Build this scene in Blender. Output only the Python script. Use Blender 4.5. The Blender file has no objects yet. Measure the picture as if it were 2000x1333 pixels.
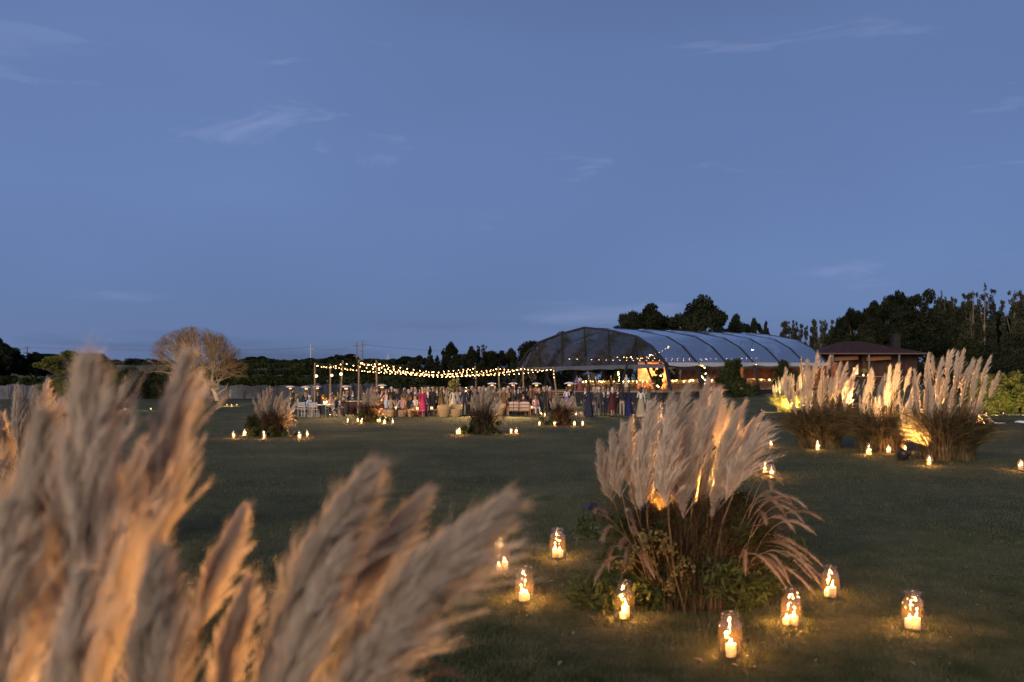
import bpy, bmesh, math, random
import numpy as np
from mathutils import Vector, Matrix, Quaternion

# ------------------------------------------------------------------ camera, world, sun, exposure
SC = bpy.context.scene
COL = SC.collection
FPX, CX, HY, EYE = 1778.0, 1000.0, 757.0, 1.75      # focal length in pixels of the 2000 px frame, horizon row, eye height
cd = bpy.data.cameras.new('camera'); cam = bpy.data.objects.new('camera', cd); COL.objects.link(cam)
cam.location = (0, 0, EYE); cam.rotation_euler = (math.radians(90), 0, 0)
cd.lens = 32.0; cd.sensor_width = 36.0; cd.shift_y = (HY - 666.5) / 2000
cd.clip_start = 0.05; cd.clip_end = 6000
cd.dof.use_dof = True; cd.dof.focus_distance = 20.0; cd.dof.aperture_fstop = 2.6
SC.camera = cam
SUN_EL, SUN_AZ = 14.0, 205.0                         # afterglow behind the camera, a little to the left
wd = bpy.data.worlds.new('World'); SC.world = wd; wd.use_nodes = True
def build_world():
    nt = wd.node_tree; N = nt.nodes; L = nt.links
    bg = N['Background']; bg.inputs[1].default_value = 0.068
    sky = N.new('ShaderNodeTexSky'); sky.sky_type = 'NISHITA'; sky.sun_disc = False
    sky.sun_elevation = math.radians(SUN_EL); sky.sun_rotation = math.radians(SUN_AZ)
    sky.ozone_density = 6; sky.dust_density = 0.6
    tint = N.new('ShaderNodeMix'); tint.data_type = 'RGBA'; tint.blend_type = 'MULTIPLY'; tint.inputs[0].default_value = 1
    tint.inputs[7].default_value = (0.66, 0.53, 0.61, 1)
    L.new(sky.outputs[0], tint.inputs[6])
    even = N.new('ShaderNodeMix'); even.data_type = 'RGBA'; even.inputs[0].default_value = 0.80   # thin high veil evens the dusk sky out
    L.new(tint.outputs[2], even.inputs[6]); even.inputs[7].default_value = (1.30, 2.00, 4.02, 1)
    # thin cirrus, all round the sky
    tc = N.new('ShaderNodeTexCoord'); mp = N.new('ShaderNodeMapping')
    mp.inputs['Scale'].default_value = (1.5, 1.0, 7.0); mp.inputs['Rotation'].default_value = (0.0, 0.30, 0.25)
    L.new(tc.outputs['Generated'], mp.inputs[0])
    nz = N.new('ShaderNodeTexNoise'); nz.inputs['Scale'].default_value = 3.1; nz.inputs['Detail'].default_value = 7
    nz.inputs['Roughness'].default_value = 0.55; nz.inputs['Distortion'].default_value = 0.6
    L.new(mp.outputs[0], nz.inputs['Vector'])
    n2 = N.new('ShaderNodeTexNoise'); n2.inputs['Scale'].default_value = 1.3; n2.inputs['Detail'].default_value = 2
    L.new(tc.outputs['Generated'], n2.inputs['Vector'])
    r1 = N.new('ShaderNodeMapRange'); r1.inputs[1].default_value = 0.60; r1.inputs[2].default_value = 0.78
    L.new(nz.outputs[0], r1.inputs[0])
    r2 = N.new('ShaderNodeMapRange'); r2.inputs[1].default_value = 0.45; r2.inputs[2].default_value = 0.62
    L.new(n2.outputs[0], r2.inputs[0])
    mu = N.new('ShaderNodeMath'); mu.operation = 'MULTIPLY'; L.new(r1.outputs[0], mu.inputs[0]); L.new(r2.outputs[0], mu.inputs[1])
    mu2 = N.new('ShaderNodeMath'); mu2.operation = 'MULTIPLY'; L.new(mu.outputs[0], mu2.inputs[0]); mu2.inputs[1].default_value = 0.75
    cl = N.new('ShaderNodeMix'); cl.data_type = 'RGBA'; L.new(mu2.outputs[0], cl.inputs[0])
    L.new(even.outputs[2], cl.inputs[6]); cl.inputs[7].default_value = (2.5, 3.1, 5.2, 1)
    # broad slow variation and a low grey bank near the horizon
    n3 = N.new('ShaderNodeTexNoise'); n3.inputs['Scale'].default_value = 1.1; n3.inputs['Detail'].default_value = 3
    m3 = N.new('ShaderNodeMapping'); m3.inputs['Scale'].default_value = (1.0, 1.0, 2.2); m3.inputs['Location'].default_value = (3.1, 1.7, 0.2)
    L.new(tc.outputs['Generated'], m3.inputs[0]); L.new(m3.outputs[0], n3.inputs['Vector'])
    r3 = N.new('ShaderNodeMapRange'); r3.inputs[1].default_value = 0.35; r3.inputs[2].default_value = 0.70; r3.inputs[3].default_value = 1.06; r3.inputs[4].default_value = 0.82
    L.new(n3.outputs[0], r3.inputs[0])
    vm = N.new('ShaderNodeVectorMath'); vm.operation = 'SCALE'; L.new(cl.outputs[2], vm.inputs[0]); L.new(r3.outputs[0], vm.inputs[3])
    sx = N.new('ShaderNodeSeparateXYZ'); L.new(tc.outputs['Generated'], sx.inputs[0])
    cr = N.new('ShaderNodeValToRGB'); el = cr.color_ramp.elements           # dusk: dimmer close to the horizon and towards the zenith, all round
    el[0].position = 0.0; el[0].color = (.80, .80, .82, 1); el[1].position = 1.0; el[1].color = (.62, .62, .66, 1)
    for p_, v_ in ((.07, .86), (.20, 1.0), (.34, .98), (.55, .80)): e_ = el.new(p_); e_.color = (v_, v_, v_, 1)
    L.new(sx.outputs[2], cr.inputs[0])
    bk = N.new('ShaderNodeTexNoise'); bk.inputs['Scale'].default_value = 2.4; bk.inputs['Detail'].default_value = 5; mb = N.new('ShaderNodeMapping'); mb.inputs['Scale'].default_value = (1.0, 1.0, 9.0); L.new(tc.outputs['Generated'], mb.inputs[0]); L.new(mb.outputs[0], bk.inputs['Vector'])
    k1 = N.new('ShaderNodeMapRange'); k1.inputs[1].default_value = .50; k1.inputs[2].default_value = .60; L.new(bk.outputs[0], k1.inputs[0])
    k2 = N.new('ShaderNodeMapRange'); k2.inputs[1].default_value = .075; k2.inputs[2].default_value = .045; L.new(sx.outputs[2], k2.inputs[0])
    k3 = N.new('ShaderNodeMath'); k3.operation = 'MULTIPLY'; L.new(k1.outputs[0], k3.inputs[0]); L.new(k2.outputs[0], k3.inputs[1])
    k4 = N.new('ShaderNodeMapRange'); k4.inputs[3].default_value = 1.0; k4.inputs[4].default_value = .72; L.new(k3.outputs[0], k4.inputs[0])
    v2 = N.new('ShaderNodeVectorMath'); v2.operation = 'MULTIPLY'; L.new(vm.outputs[0], v2.inputs[0]); L.new(cr.outputs[0], v2.inputs[1])
    v3 = N.new('ShaderNodeVectorMath'); v3.operation = 'SCALE'; L.new(v2.outputs[0], v3.inputs[0]); L.new(k4.outputs[0], v3.inputs[3])
    L.new(v3.outputs[0], bg.inputs[0])
build_world()
sl = bpy.data.lights.new('sun', 'SUN'); sl.energy = 1.9; sl.angle = math.radians(30); sl.color = (1.0, 0.80, 0.62)
sun = bpy.data.objects.new('sun', sl); COL.objects.link(sun)
_az, _el = math.radians(SUN_AZ), math.radians(SUN_EL)
_to_sun = Vector((math.sin(_az) * math.cos(_el), math.cos(_az) * math.cos(_el), math.sin(_el)))
sun.rotation_euler = _to_sun.to_track_quat('Z', 'Y').to_euler(); sun.location = (0, -20, 30)
SC.view_settings.view_transform = 'Standard'; SC.view_settings.look = 'None'
SC.view_settings.exposure = 0.8; SC.view_settings.gamma = 1.0
SC.render.engine = 'CYCLES'
SC.cycles.use_denoising = True
try: SC.cycles.denoiser = 'OPENIMAGEDENOISE'
except Exception: pass
SC.cycles.max_bounces = 7; SC.cycles.diffuse_bounces = 3; SC.cycles.glossy_bounces = 3; SC.cycles.transmission_bounces = 5
SC.cycles.transparent_max_bounces = 24; SC.cycles.caustics_reflective = False; SC.cycles.caustics_refractive = False
SC.cycles.sample_clamp_indirect = 3.0; SC.cycles.sample_clamp_direct = 0.0

R = random.Random(11)
NR = np.random.default_rng(5)
def U(a, b): return R.uniform(a, b)
def ss(a, b, x):
    t = np.clip((np.asarray(x, float) - a) / (b - a), 0, 1); return t * t * (3 - 2 * t)
def gz(X, Y):                                        # height of the land
    X = np.asarray(X, float); Y = np.asarray(Y, float)
    z = 1.6 * ss(60, 120, Y) * ss(5, 42, X)
    z = z + ss(135, 280, Y) * (3.0 + 5.5 * ss(0, -35, X)) * ss(60, 10, X)
    z = z - 0.30 * ss(-4, -14, X) * ss(58, 68, Y) * ss(135, 105, Y)
    z = z + 0.035 * np.sin(X * 0.31 + 1.3) * np.sin(Y * 0.23) * ss(9, 20, Y)
    return z
def gzf(x, y): return float(gz(x, y))
def P(x, y, Y): return Vector(((x - CX) * Y / FPX, Y, EYE - (y - HY) * Y / FPX))
def G(x, y):                                         # a point of the flat lawn seen at that place
    Y = EYE * FPX / (y - HY); X = (x - CX) * Y / FPX
    return Vector((X, Y, gzf(X, Y)))
def XY(x, Y):
    X = (x - CX) * Y / FPX; return Vector((X, Y, gzf(X, Y)))

# ------------------------------------------------------------------ materials
MATS = {}
def nmat(name):
    m = bpy.data.materials.new(name); m.use_nodes = True; MATS[name] = m
    nt = m.node_tree; nt.nodes.clear(); out = nt.nodes.new('ShaderNodeOutputMaterial')
    return m, nt, out
def noise_col(nt, c1, c2, scale=8.0, detail=4, coord='Object', lo=0.35, hi=0.65):
    N, L = nt.nodes, nt.links
    tc = N.new('ShaderNodeTexCoord'); nz = N.new('ShaderNodeTexNoise'); nz.inputs['Scale'].default_value = scale; nz.inputs['Detail'].default_value = detail
    if coord == 'Position':
        ge = N.new('ShaderNodeNewGeometry'); L.new(ge.outputs['Position'], nz.inputs['Vector'])
    else: L.new(tc.outputs[coord], nz.inputs['Vector'])
    mr = N.new('ShaderNodeMapRange'); mr.inputs[1].default_value = lo; mr.inputs[2].default_value = hi; L.new(nz.outputs[0], mr.inputs[0])
    mx = N.new('ShaderNodeMix'); mx.data_type = 'RGBA'; L.new(mr.outputs[0], mx.inputs[0])
    mx.inputs[6].default_value = (*c1, 1); mx.inputs[7].default_value = (*c2, 1)
    return mx.outputs[2], nz.outputs[0]
def mat(name, c, rough=0.6, var=0.25, scale=12.0, bump=0.0, metal=0.0, coord='Object', spec=0.3, sheen=0.0):
    if name in MATS: return MATS[name]
    m, nt, out = nmat(name); N, L = nt.nodes, nt.links
    b = N.new('ShaderNodeBsdfPrincipled'); b.inputs['Roughness'].default_value = rough; b.inputs['Metallic'].default_value = metal
    b.inputs['Specular IOR Level'].default_value = spec
    col, fac = noise_col(nt, tuple(v * (1 - var) for v in c), tuple(min(1, v * (1 + var)) for v in c), scale, coord=coord)
    L.new(col, b.inputs['Base Color'])
    if bump:
        bp = N.new('ShaderNodeBump'); bp.inputs['Strength'].default_value = bump; bp.inputs['Distance'].default_value = 0.02
        L.new(fac, bp.inputs['Height']); L.new(bp.outputs[0], b.inputs['Normal'])
    L.new(b.outputs[0], out.inputs[0]); return m
def flamemat(name, c, s):
    m, nt, out = nmat(name); e = nt.nodes.new('ShaderNodeEmission'); e.inputs[0].default_value = (*c, 1); e.inputs[1].default_value = s
    t = nt.nodes.new('ShaderNodeBsdfTransparent'); a = nt.nodes.new('ShaderNodeAddShader'); nt.links.new(e.outputs[0], a.inputs[0]); nt.links.new(t.outputs[0], a.inputs[1]); nt.links.new(a.outputs[0], out.inputs[0]); return m
def emit(name, c, s):
    if name in MATS: return MATS[name]
    m, nt, out = nmat(name); e = nt.nodes.new('ShaderNodeEmission'); e.inputs[0].default_value = (*c, 1); e.inputs[1].default_value = s
    nt.links.new(e.outputs[0], out.inputs[0]); return m
def leafmat(name, c1, c2, trans=0.35, scale=0.6, rnd=0.25, coord='Position', gloss=0.0):
    if name in MATS: return MATS[name]
    m, nt, out = nmat(name); N, L = nt.nodes, nt.links
    col, _ = noise_col(nt, c1, c2, scale, coord=coord)
    oi = N.new('ShaderNodeObjectInfo'); mr = N.new('ShaderNodeMapRange'); mr.inputs[3].default_value = 1 - rnd; mr.inputs[4].default_value = 1 + rnd
    L.new(oi.outputs['Random'], mr.inputs[0])
    vm = N.new('ShaderNodeVectorMath'); vm.operation = 'SCALE'; L.new(col, vm.inputs[0]); L.new(mr.outputs[0], vm.inputs[3])
    d = N.new('ShaderNodeBsdfDiffuse'); t = N.new('ShaderNodeBsdfTranslucent')
    L.new(vm.outputs[0], d.inputs[0]); L.new(vm.outputs[0], t.inputs[0])
    mx = N.new('ShaderNodeMixShader'); mx.inputs[0].default_value = trans
    L.new(d.outputs[0], mx.inputs[1]); L.new(t.outputs[0], mx.inputs[2]); L.new(mx.outputs[0], out.inputs[0])
    return m
def clearmat(name, tint=(0.9, 0.9, 0.92), base=0.06, edge=0.7, rough=0.04, milk=0.0, milkc=(0.7, 0.75, 0.8), wavy=True):
    m, nt, out = nmat(name); N, L = nt.nodes, nt.links
    t = N.new('ShaderNodeBsdfTransparent'); t.inputs[0].default_value = (*tint, 1)
    g = N.new('ShaderNodeBsdfGlossy'); g.inputs['Roughness'].default_value = rough; g.inputs[0].default_value = (0.95, 0.95, 0.97, 1)
    lw = N.new('ShaderNodeLayerWeight'); lw.inputs[0].default_value = 0.35
    mr = N.new('ShaderNodeMapRange'); mr.inputs[3].default_value = base; mr.inputs[4].default_value = edge; L.new(lw.outputs['Facing'], mr.inputs[0])
    src = t
    if milk:
        d = N.new('ShaderNodeBsdfDiffuse'); d.inputs[0].default_value = (*milkc, 1)
        m0 = N.new('ShaderNodeMixShader'); m0.inputs[0].default_value = milk; L.new(t.outputs[0], m0.inputs[1]); L.new(d.outputs[0], m0.inputs[2]); src = m0
    mx = N.new('ShaderNodeMixShader'); L.new(mr.outputs[0], mx.inputs[0]); L.new(src.outputs[0], mx.inputs[1]); L.new(g.outputs[0], mx.inputs[2])
    if milk and wavy:
        bp = N.new('ShaderNodeBump'); bp.inputs['Strength'].default_value = 0.25; bp.inputs['Distance'].default_value = 0.25
        nz = N.new('ShaderNodeTexNoise'); nz.inputs['Scale'].default_value = 0.9; nz.inputs['Detail'].default_value = 3
        ge = N.new('ShaderNodeNewGeometry'); L.new(ge.outputs['Position'], nz.inputs['Vector']); L.new(nz.outputs[0], bp.inputs['Height']); L.new(bp.outputs[0], g.inputs['Normal'])
    L.new(mx.outputs[0], out.inputs[0]); return m

# ------------------------------------------------------------------ mesh helpers
def frame(d, ref=None):
    d = Vector(d).normalized(); ref = Vector(ref) if ref is not None else (Vector((0, 0, 1)) if abs(d.z) < 0.9 else Vector((0, 1, 0)))
    x = ref - d * ref.dot(d)
    if x.length < 1e-6: x = Vector((1, 0, 0)) - d * d.x
    x.normalize(); return x, d.cross(x), d
class MB:
    def __init__(s): s.v = []; s.f = []; s.m = []; s.mi = 0
    def add(s, vs, fs):
        o = len(s.v); s.v += [tuple(v) for v in vs]; s.f += [tuple(i + o for i in f) for f in fs]; s.m += [s.mi] * len(fs); return s
    def box(s, c, size, M=None):
        x, y, z = (q / 2 for q in size); vs = [Vector((a * x, b * y, d * z)) for a in (-1, 1) for b in (-1, 1) for d in (-1, 1)]
        if M is not None: vs = [M @ v for v in vs]
        c = Vector(c)
        return s.add([v + c for v in vs], [(0, 1, 3, 2), (4, 6, 7, 5), (0, 4, 5, 1), (2, 3, 7, 6), (0, 2, 6, 4), (1, 5, 7, 3)])
    def tube(s, pts, rad, n=6, cap=True):
        pts = [Vector(p) for p in pts]
        if not isinstance(rad, (list, tuple)): rad = [rad] * len(pts)
        vs = []; ref = None
        for i, p in enumerate(pts):
            d = (pts[min(i + 1, len(pts) - 1)] - pts[max(i - 1, 0)])
            x, y, d = frame(d, ref); ref = x
            for k in range(n):
                a = 2 * math.pi * k / n; vs.append(p + (x * math.cos(a) + y * math.sin(a)) * rad[i])
        fs = [(i * n + k, i * n + (k + 1) % n, (i + 1) * n + (k + 1) % n, (i + 1) * n + k) for i in range(len(pts) - 1) for k in range(n)]
        if cap: fs += [tuple(range(n - 1, -1, -1)), tuple((len(pts) - 1) * n + k for k in range(n))]
        return s.add(vs, fs)
    def beam(s, a, b, w, h, up=(0, 0, 1)):
        a, b = Vector(a), Vector(b); d = b - a
        x = d.cross(Vector(up)); x = x.normalized() if x.length > 1e-6 else Vector((1, 0, 0)); u = x.cross(d).normalized()
        vs = [p + x * (sx * w / 2) + u * (sz * h / 2) for p in (a, b) for sx, sz in ((-1, -1), (1, -1), (1, 1), (-1, 1))]
        return s.add(vs, [(0, 1, 2, 3), (7, 6, 5, 4), (0, 4, 5, 1), (1, 5, 6, 2), (2, 6, 7, 3), (3, 7, 4, 0)])
    def lathe(s, prof, n=16, c=(0, 0, 0), sx=1.0, sy=1.0, wob=None, closed=False):
        c = Vector(c); vs = []
        for i, (r, z) in enumerate(prof):
            for k in range(n):
                a = 2 * math.pi * k / n; q = r * (wob(a, i / max(1, len(prof) - 1)) if wob else 1)
                vs.append(c + Vector((q * sx * math.cos(a), q * sy * math.sin(a), z)))
        fs = [(i * n + k, i * n + (k + 1) % n, (i + 1) * n + (k + 1) % n, (i + 1) * n + k) for i in range(len(prof) - 1) for k in range(n)]
        if closed: fs += [tuple(range(n - 1, -1, -1)), tuple((len(prof) - 1) * n + k for k in range(n))]
        return s.add(vs, fs)
    def ball(s, c, r, sc=(1, 1, 1), sub=2, jit=0.0):
        bm = bmesh.new(); bmesh.ops.create_icosphere(bm, subdivisions=sub, radius=1)
        vs = [Vector((v.co.x * sc[0], v.co.y * sc[1], v.co.z * sc[2])) * r * (1 + U(-jit, jit)) + Vector(c) for v in bm.verts]
        bm.verts.index_update(); fs = [tuple(v.index for v in f.verts) for f in bm.faces]; bm.free()
        return s.add(vs, fs)
    def mesh(s, name, mats, smooth=False):
        me = bpy.data.meshes.new(name); me.from_pydata(s.v, [], s.f)
        if not isinstance(mats, (list, tuple)): mats = [mats]
        for m in mats: me.materials.append(m)
        if any(s.m): me.polygons.foreach_set('material_index', s.m)
        if smooth: me.polygons.foreach_set('use_smooth', [True] * len(s.f))
        me.update(); return me
    def build(s, name, mats, parent=None, smooth=False): return obj(name, s.mesh(name, mats, smooth), parent)
def npmesh(name, V, F, mats, smooth=False, mi=None):
    V = np.ascontiguousarray(V, np.float32); F = np.ascontiguousarray(F, np.int32); k = F.shape[1]
    me = bpy.data.meshes.new(name); me.vertices.add(len(V)); me.vertices.foreach_set('co', V.ravel())
    me.loops.add(F.size); me.loops.foreach_set('vertex_index', F.ravel())
    me.polygons.add(len(F)); me.polygons.foreach_set('loop_start', np.arange(0, F.size, k, dtype=np.int32))
    try: me.polygons.foreach_set('loop_total', np.full(len(F), k, np.int32))
    except Exception: pass
    for m in (mats if isinstance(mats, (list, tuple)) else [mats]): me.materials.append(m)
    if mi is not None: me.polygons.foreach_set('material_index', np.asarray(mi, np.int32))
    if smooth: me.polygons.foreach_set('use_smooth', np.ones(len(F), bool))
    me.update(calc_edges=True); return me
def obj(name, me, parent=None, loc=None, rot=None, scale=None):
    o = bpy.data.objects.new(name, me); COL.objects.link(o)
    if parent is not None: o.parent = parent
    if loc is not None: o.location = loc
    if rot is not None: o.rotation_euler = rot
    if scale is not None: o.scale = (scale,) * 3 if isinstance(scale, (int, float)) else scale
    return o
TAGGED = []
def tag(o, label, cat, group=None, kind=None):
    o['label'] = label; o['category'] = cat
    if group: o['group'] = group
    if kind: o['kind'] = kind
    TAGGED.append(o); return o
def thing(name, label, cat, loc=(0, 0, 0), rz=0.0, group=None, scale=None):
    o = obj(name, None, None, loc, (0, 0, rz), scale); o.empty_display_size = 0.1; return tag(o, label, cat, group)
def struct(name, me): o = obj(name, me); o['kind'] = 'structure'; return o
def light(name, kind, loc, energy, color, parent=None, radius=0.03, target=None, cone=60, blend=0.6):
    l = bpy.data.lights.new(name, kind); l.energy = energy; l.color = color
    l.shadow_soft_size = radius
    if kind == 'SPOT': l.spot_size = math.radians(cone); l.spot_blend = blend
    o = obj(name, l, None, loc)
    if target is not None: o.rotation_euler = (Vector(target) - Vector(loc)).to_track_quat('-Z', 'Y').to_euler()
    if parent is not None:
        bpy.context.view_layer.update() if parent.parent else None
        o.parent = parent; o.matrix_parent_inverse = Matrix.Translation(parent.location).inverted() if parent.rotation_euler.z == 0 and tuple(parent.scale) == (1, 1, 1) else (Matrix.LocRotScale(parent.location, parent.rotation_euler, parent.scale)).inverted()
    return o
WARM = (1.0, 0.56, 0.22)

# ------------------------------------------------------------------ ground
def grass_material():
    m, nt, out = nmat('lawn'); N, L = nt.nodes, nt.links
    c1, _ = noise_col(nt, (0.056, 0.066, 0.034), (0.100, 0.108, 0.060), 0.5, 6, 'Position')
    c2, f2 = noise_col(nt, (0.72, 0.75, 0.70), (1.30, 1.22, 1.20), 14.0, 6, 'Position', 0.3, 0.7)
    mx = N.new('ShaderNodeMix'); mx.data_type = 'RGBA'; mx.blend_type = 'MULTIPLY'; mx.inputs[0].default_value = 1
    L.new(c1, mx.inputs[6]); L.new(c2, mx.inputs[7])
    c3, _ = noise_col(nt, (0.70, 0.76, 0.76), (1.28, 1.16, 1.04), 0.12, 7, 'Position', 0.4, 0.62)
    mx2 = N.new('ShaderNodeMix'); mx2.data_type = 'RGBA'; mx2.blend_type = 'MULTIPLY'; mx2.inputs[0].default_value = 1
    L.new(mx.outputs[2], mx2.inputs[6]); L.new(c3, mx2.inputs[7])
    b = N.new('ShaderNodeBsdfPrincipled'); b.inputs['Roughness'].default_value = 0.9; b.inputs['Specular IOR Level'].default_value = 0.1
    L.new(mx2.outputs[2], b.inputs['Base Color'])
    bp = N.new('ShaderNodeBump'); bp.inputs['Strength'].default_value = 0.7; bp.inputs['Distance'].default_value = 0.04; L.new(f2, bp.inputs['Height']); L.new(bp.outputs[0], b.inputs['Normal'])
    L.new(b.outputs[0], out.inputs[0]); return m
LAWN = grass_material()
def build_ground():
    xs = np.concatenate([-np.geomspace(2500, 60, 26), np.linspace(-56, 56, 71), np.geomspace(60, 2500, 26)])
    ys = np.concatenate([[-400, -150, -60, -25, -10, -3], np.linspace(0, 140, 94), np.geomspace(143, 4000, 50)])
    X, Y = np.meshgrid(xs, ys); Z = gz(X, Y); V = np.stack([X, Y, Z], -1).reshape(-1, 3)
    nx, ny = len(xs), len(ys); i = np.arange(ny - 1)[:, None] * nx + np.arange(nx - 1)[None]; i = i.ravel()
    F = np.stack([i, i + 1, i + 1 + nx, i + nx], 1)
    struct('ground', npmesh('ground', V, F, LAWN, True))
    # mown blades, as far as single blades still show
    n = 300000; py = NR.uniform(800, 1350, n) ** 1.0; Yd = EYE * FPX / (py - HY); px = NR.uniform(-60, 2060, n); Xd = (px - CX) * Yd / FPX
    h = NR.uniform(0.018, 0.05, n) * (1 + 0.3 * np.sin(Xd * 3.1) * np.sin(Yd * 2.7)); w = 0.0028 * np.maximum(1, Yd / 8); a = NR.uniform(0, 6.283, n); le = NR.normal(0, 0.55, (n, 2)) * h[:, None]
    Z0 = gz(Xd, Yd) - 0.004; dx, dy = np.cos(a) * w, np.sin(a) * w
    V = np.stack([np.stack([Xd - dx, Yd - dy, Z0], 1), np.stack([Xd + dx, Yd + dy, Z0], 1), np.stack([Xd + le[:, 0], Yd + le[:, 1], Z0 + h], 1)], 1).reshape(-1, 3)
    g = obj('grass', npmesh('grass', V, np.arange(3 * n).reshape(-1, 3), leafmat('blade', (0.056, 0.068, 0.032), (0.125, 0.126, 0.070), 0.3, 3.0)))
    tag(g, 'short mown grass blades all over the dusky lawn', 'grass', kind='stuff')
    n = 170; py = NR.uniform(860, 1330, n); Yd = EYE * FPX / (py - HY); px = NR.uniform(250, 1980, n); Xd = (px - CX) * Yd / FPX; a = NR.uniform(0, 6.283, n); L_ = NR.uniform(.02, .05, n)
    c_, s_ = np.cos(a) * L_, np.sin(a) * L_; Z0 = gz(Xd, Yd) + .035
    V = np.stack([np.stack([Xd - c_, Yd - s_, Z0], 1), np.stack([Xd + s_ * .25, Yd - c_ * .25, Z0 + .012], 1), np.stack([Xd + c_, Yd + s_, Z0 + .006], 1), np.stack([Xd - s_ * .25, Yd + c_ * .25, Z0 + .012], 1)], 1).reshape(-1, 3)
    g = obj('fallen_leaves', npmesh('fallen_leaves', V, np.arange(4 * n).reshape(-1, 4), leafmat('fallen_leaf', (.22, .17, .09), (.42, .35, .24), .2, 3.0))); tag(g, 'scattered dry leaf bits lying on the lawn', 'leaves', kind='stuff')
    # pale track on the far rise
    tx = np.linspace(-26, 8, 24); V = []; 
    for x in tx:
        y = 158 + 0.05 * x
        V += [(x, y, gzf(x, y) + 0.05), (x, y + 7, gzf(x, y + 7) + 0.05)]
    struct('path', npmesh('path', np.array(V), np.array([(2 * i, 2 * i + 2, 2 * i + 3, 2 * i + 1) for i in range(len(tx) - 1)]), mat('track', (0.36, 0.34, 0.30), 0.9, 0.2, 1.0)))
build_ground()

# ------------------------------------------------------------------ trees
def leaves(blobs, n, size, seed, squash=1.0, el=2.0):
    rg = np.random.default_rng(seed); C = np.array([b[:3] for b in blobs]); Rr = np.array([b[3] for b in blobs]); p = Rr ** 2 / (Rr ** 2).sum()
    k = rg.choice(len(blobs), n, p=p); d = rg.normal(size=(n, 3)); d /= np.linalg.norm(d, axis=1)[:, None]
    q = d * (rg.uniform(0.12, 1.12, n) ** 0.5)[:, None]; q[:, 2] *= squash
    c = C[k] + q * Rr[k][:, None]
    u = rg.normal(size=(n, 3)); u /= np.linalg.norm(u, axis=1)[:, None]; w = rg.normal(size=(n, 3)); w -= (w * u).sum(1)[:, None] * u; w /= np.linalg.norm(w, axis=1)[:, None]
    s = size * rg.uniform(0.5, 1.35, n)[:, None]; u = u * s * el * 0.5; w = w * s * 0.5
    V = np.stack([c - u, c + w * 0.9, c + u, c - w * 0.9], 1).reshape(-1, 3)
    return V, np.arange(4 * n).reshape(-1, 4)
BARK = mat('bark', (0.13, 0.10, 0.075), 0.9, 0.35, 6.0, 0.4)
BARKP = mat('bark_pale', (0.36, 0.29, 0.21), 0.85, 0.25, 5.0, 0.3)
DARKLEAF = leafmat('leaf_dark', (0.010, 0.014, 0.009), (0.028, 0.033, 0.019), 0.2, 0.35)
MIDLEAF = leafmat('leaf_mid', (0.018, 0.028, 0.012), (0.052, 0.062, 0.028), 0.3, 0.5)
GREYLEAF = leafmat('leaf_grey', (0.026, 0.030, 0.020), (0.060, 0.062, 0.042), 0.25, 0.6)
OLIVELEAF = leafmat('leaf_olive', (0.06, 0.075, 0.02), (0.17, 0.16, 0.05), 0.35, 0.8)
TREEP = {}
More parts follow.
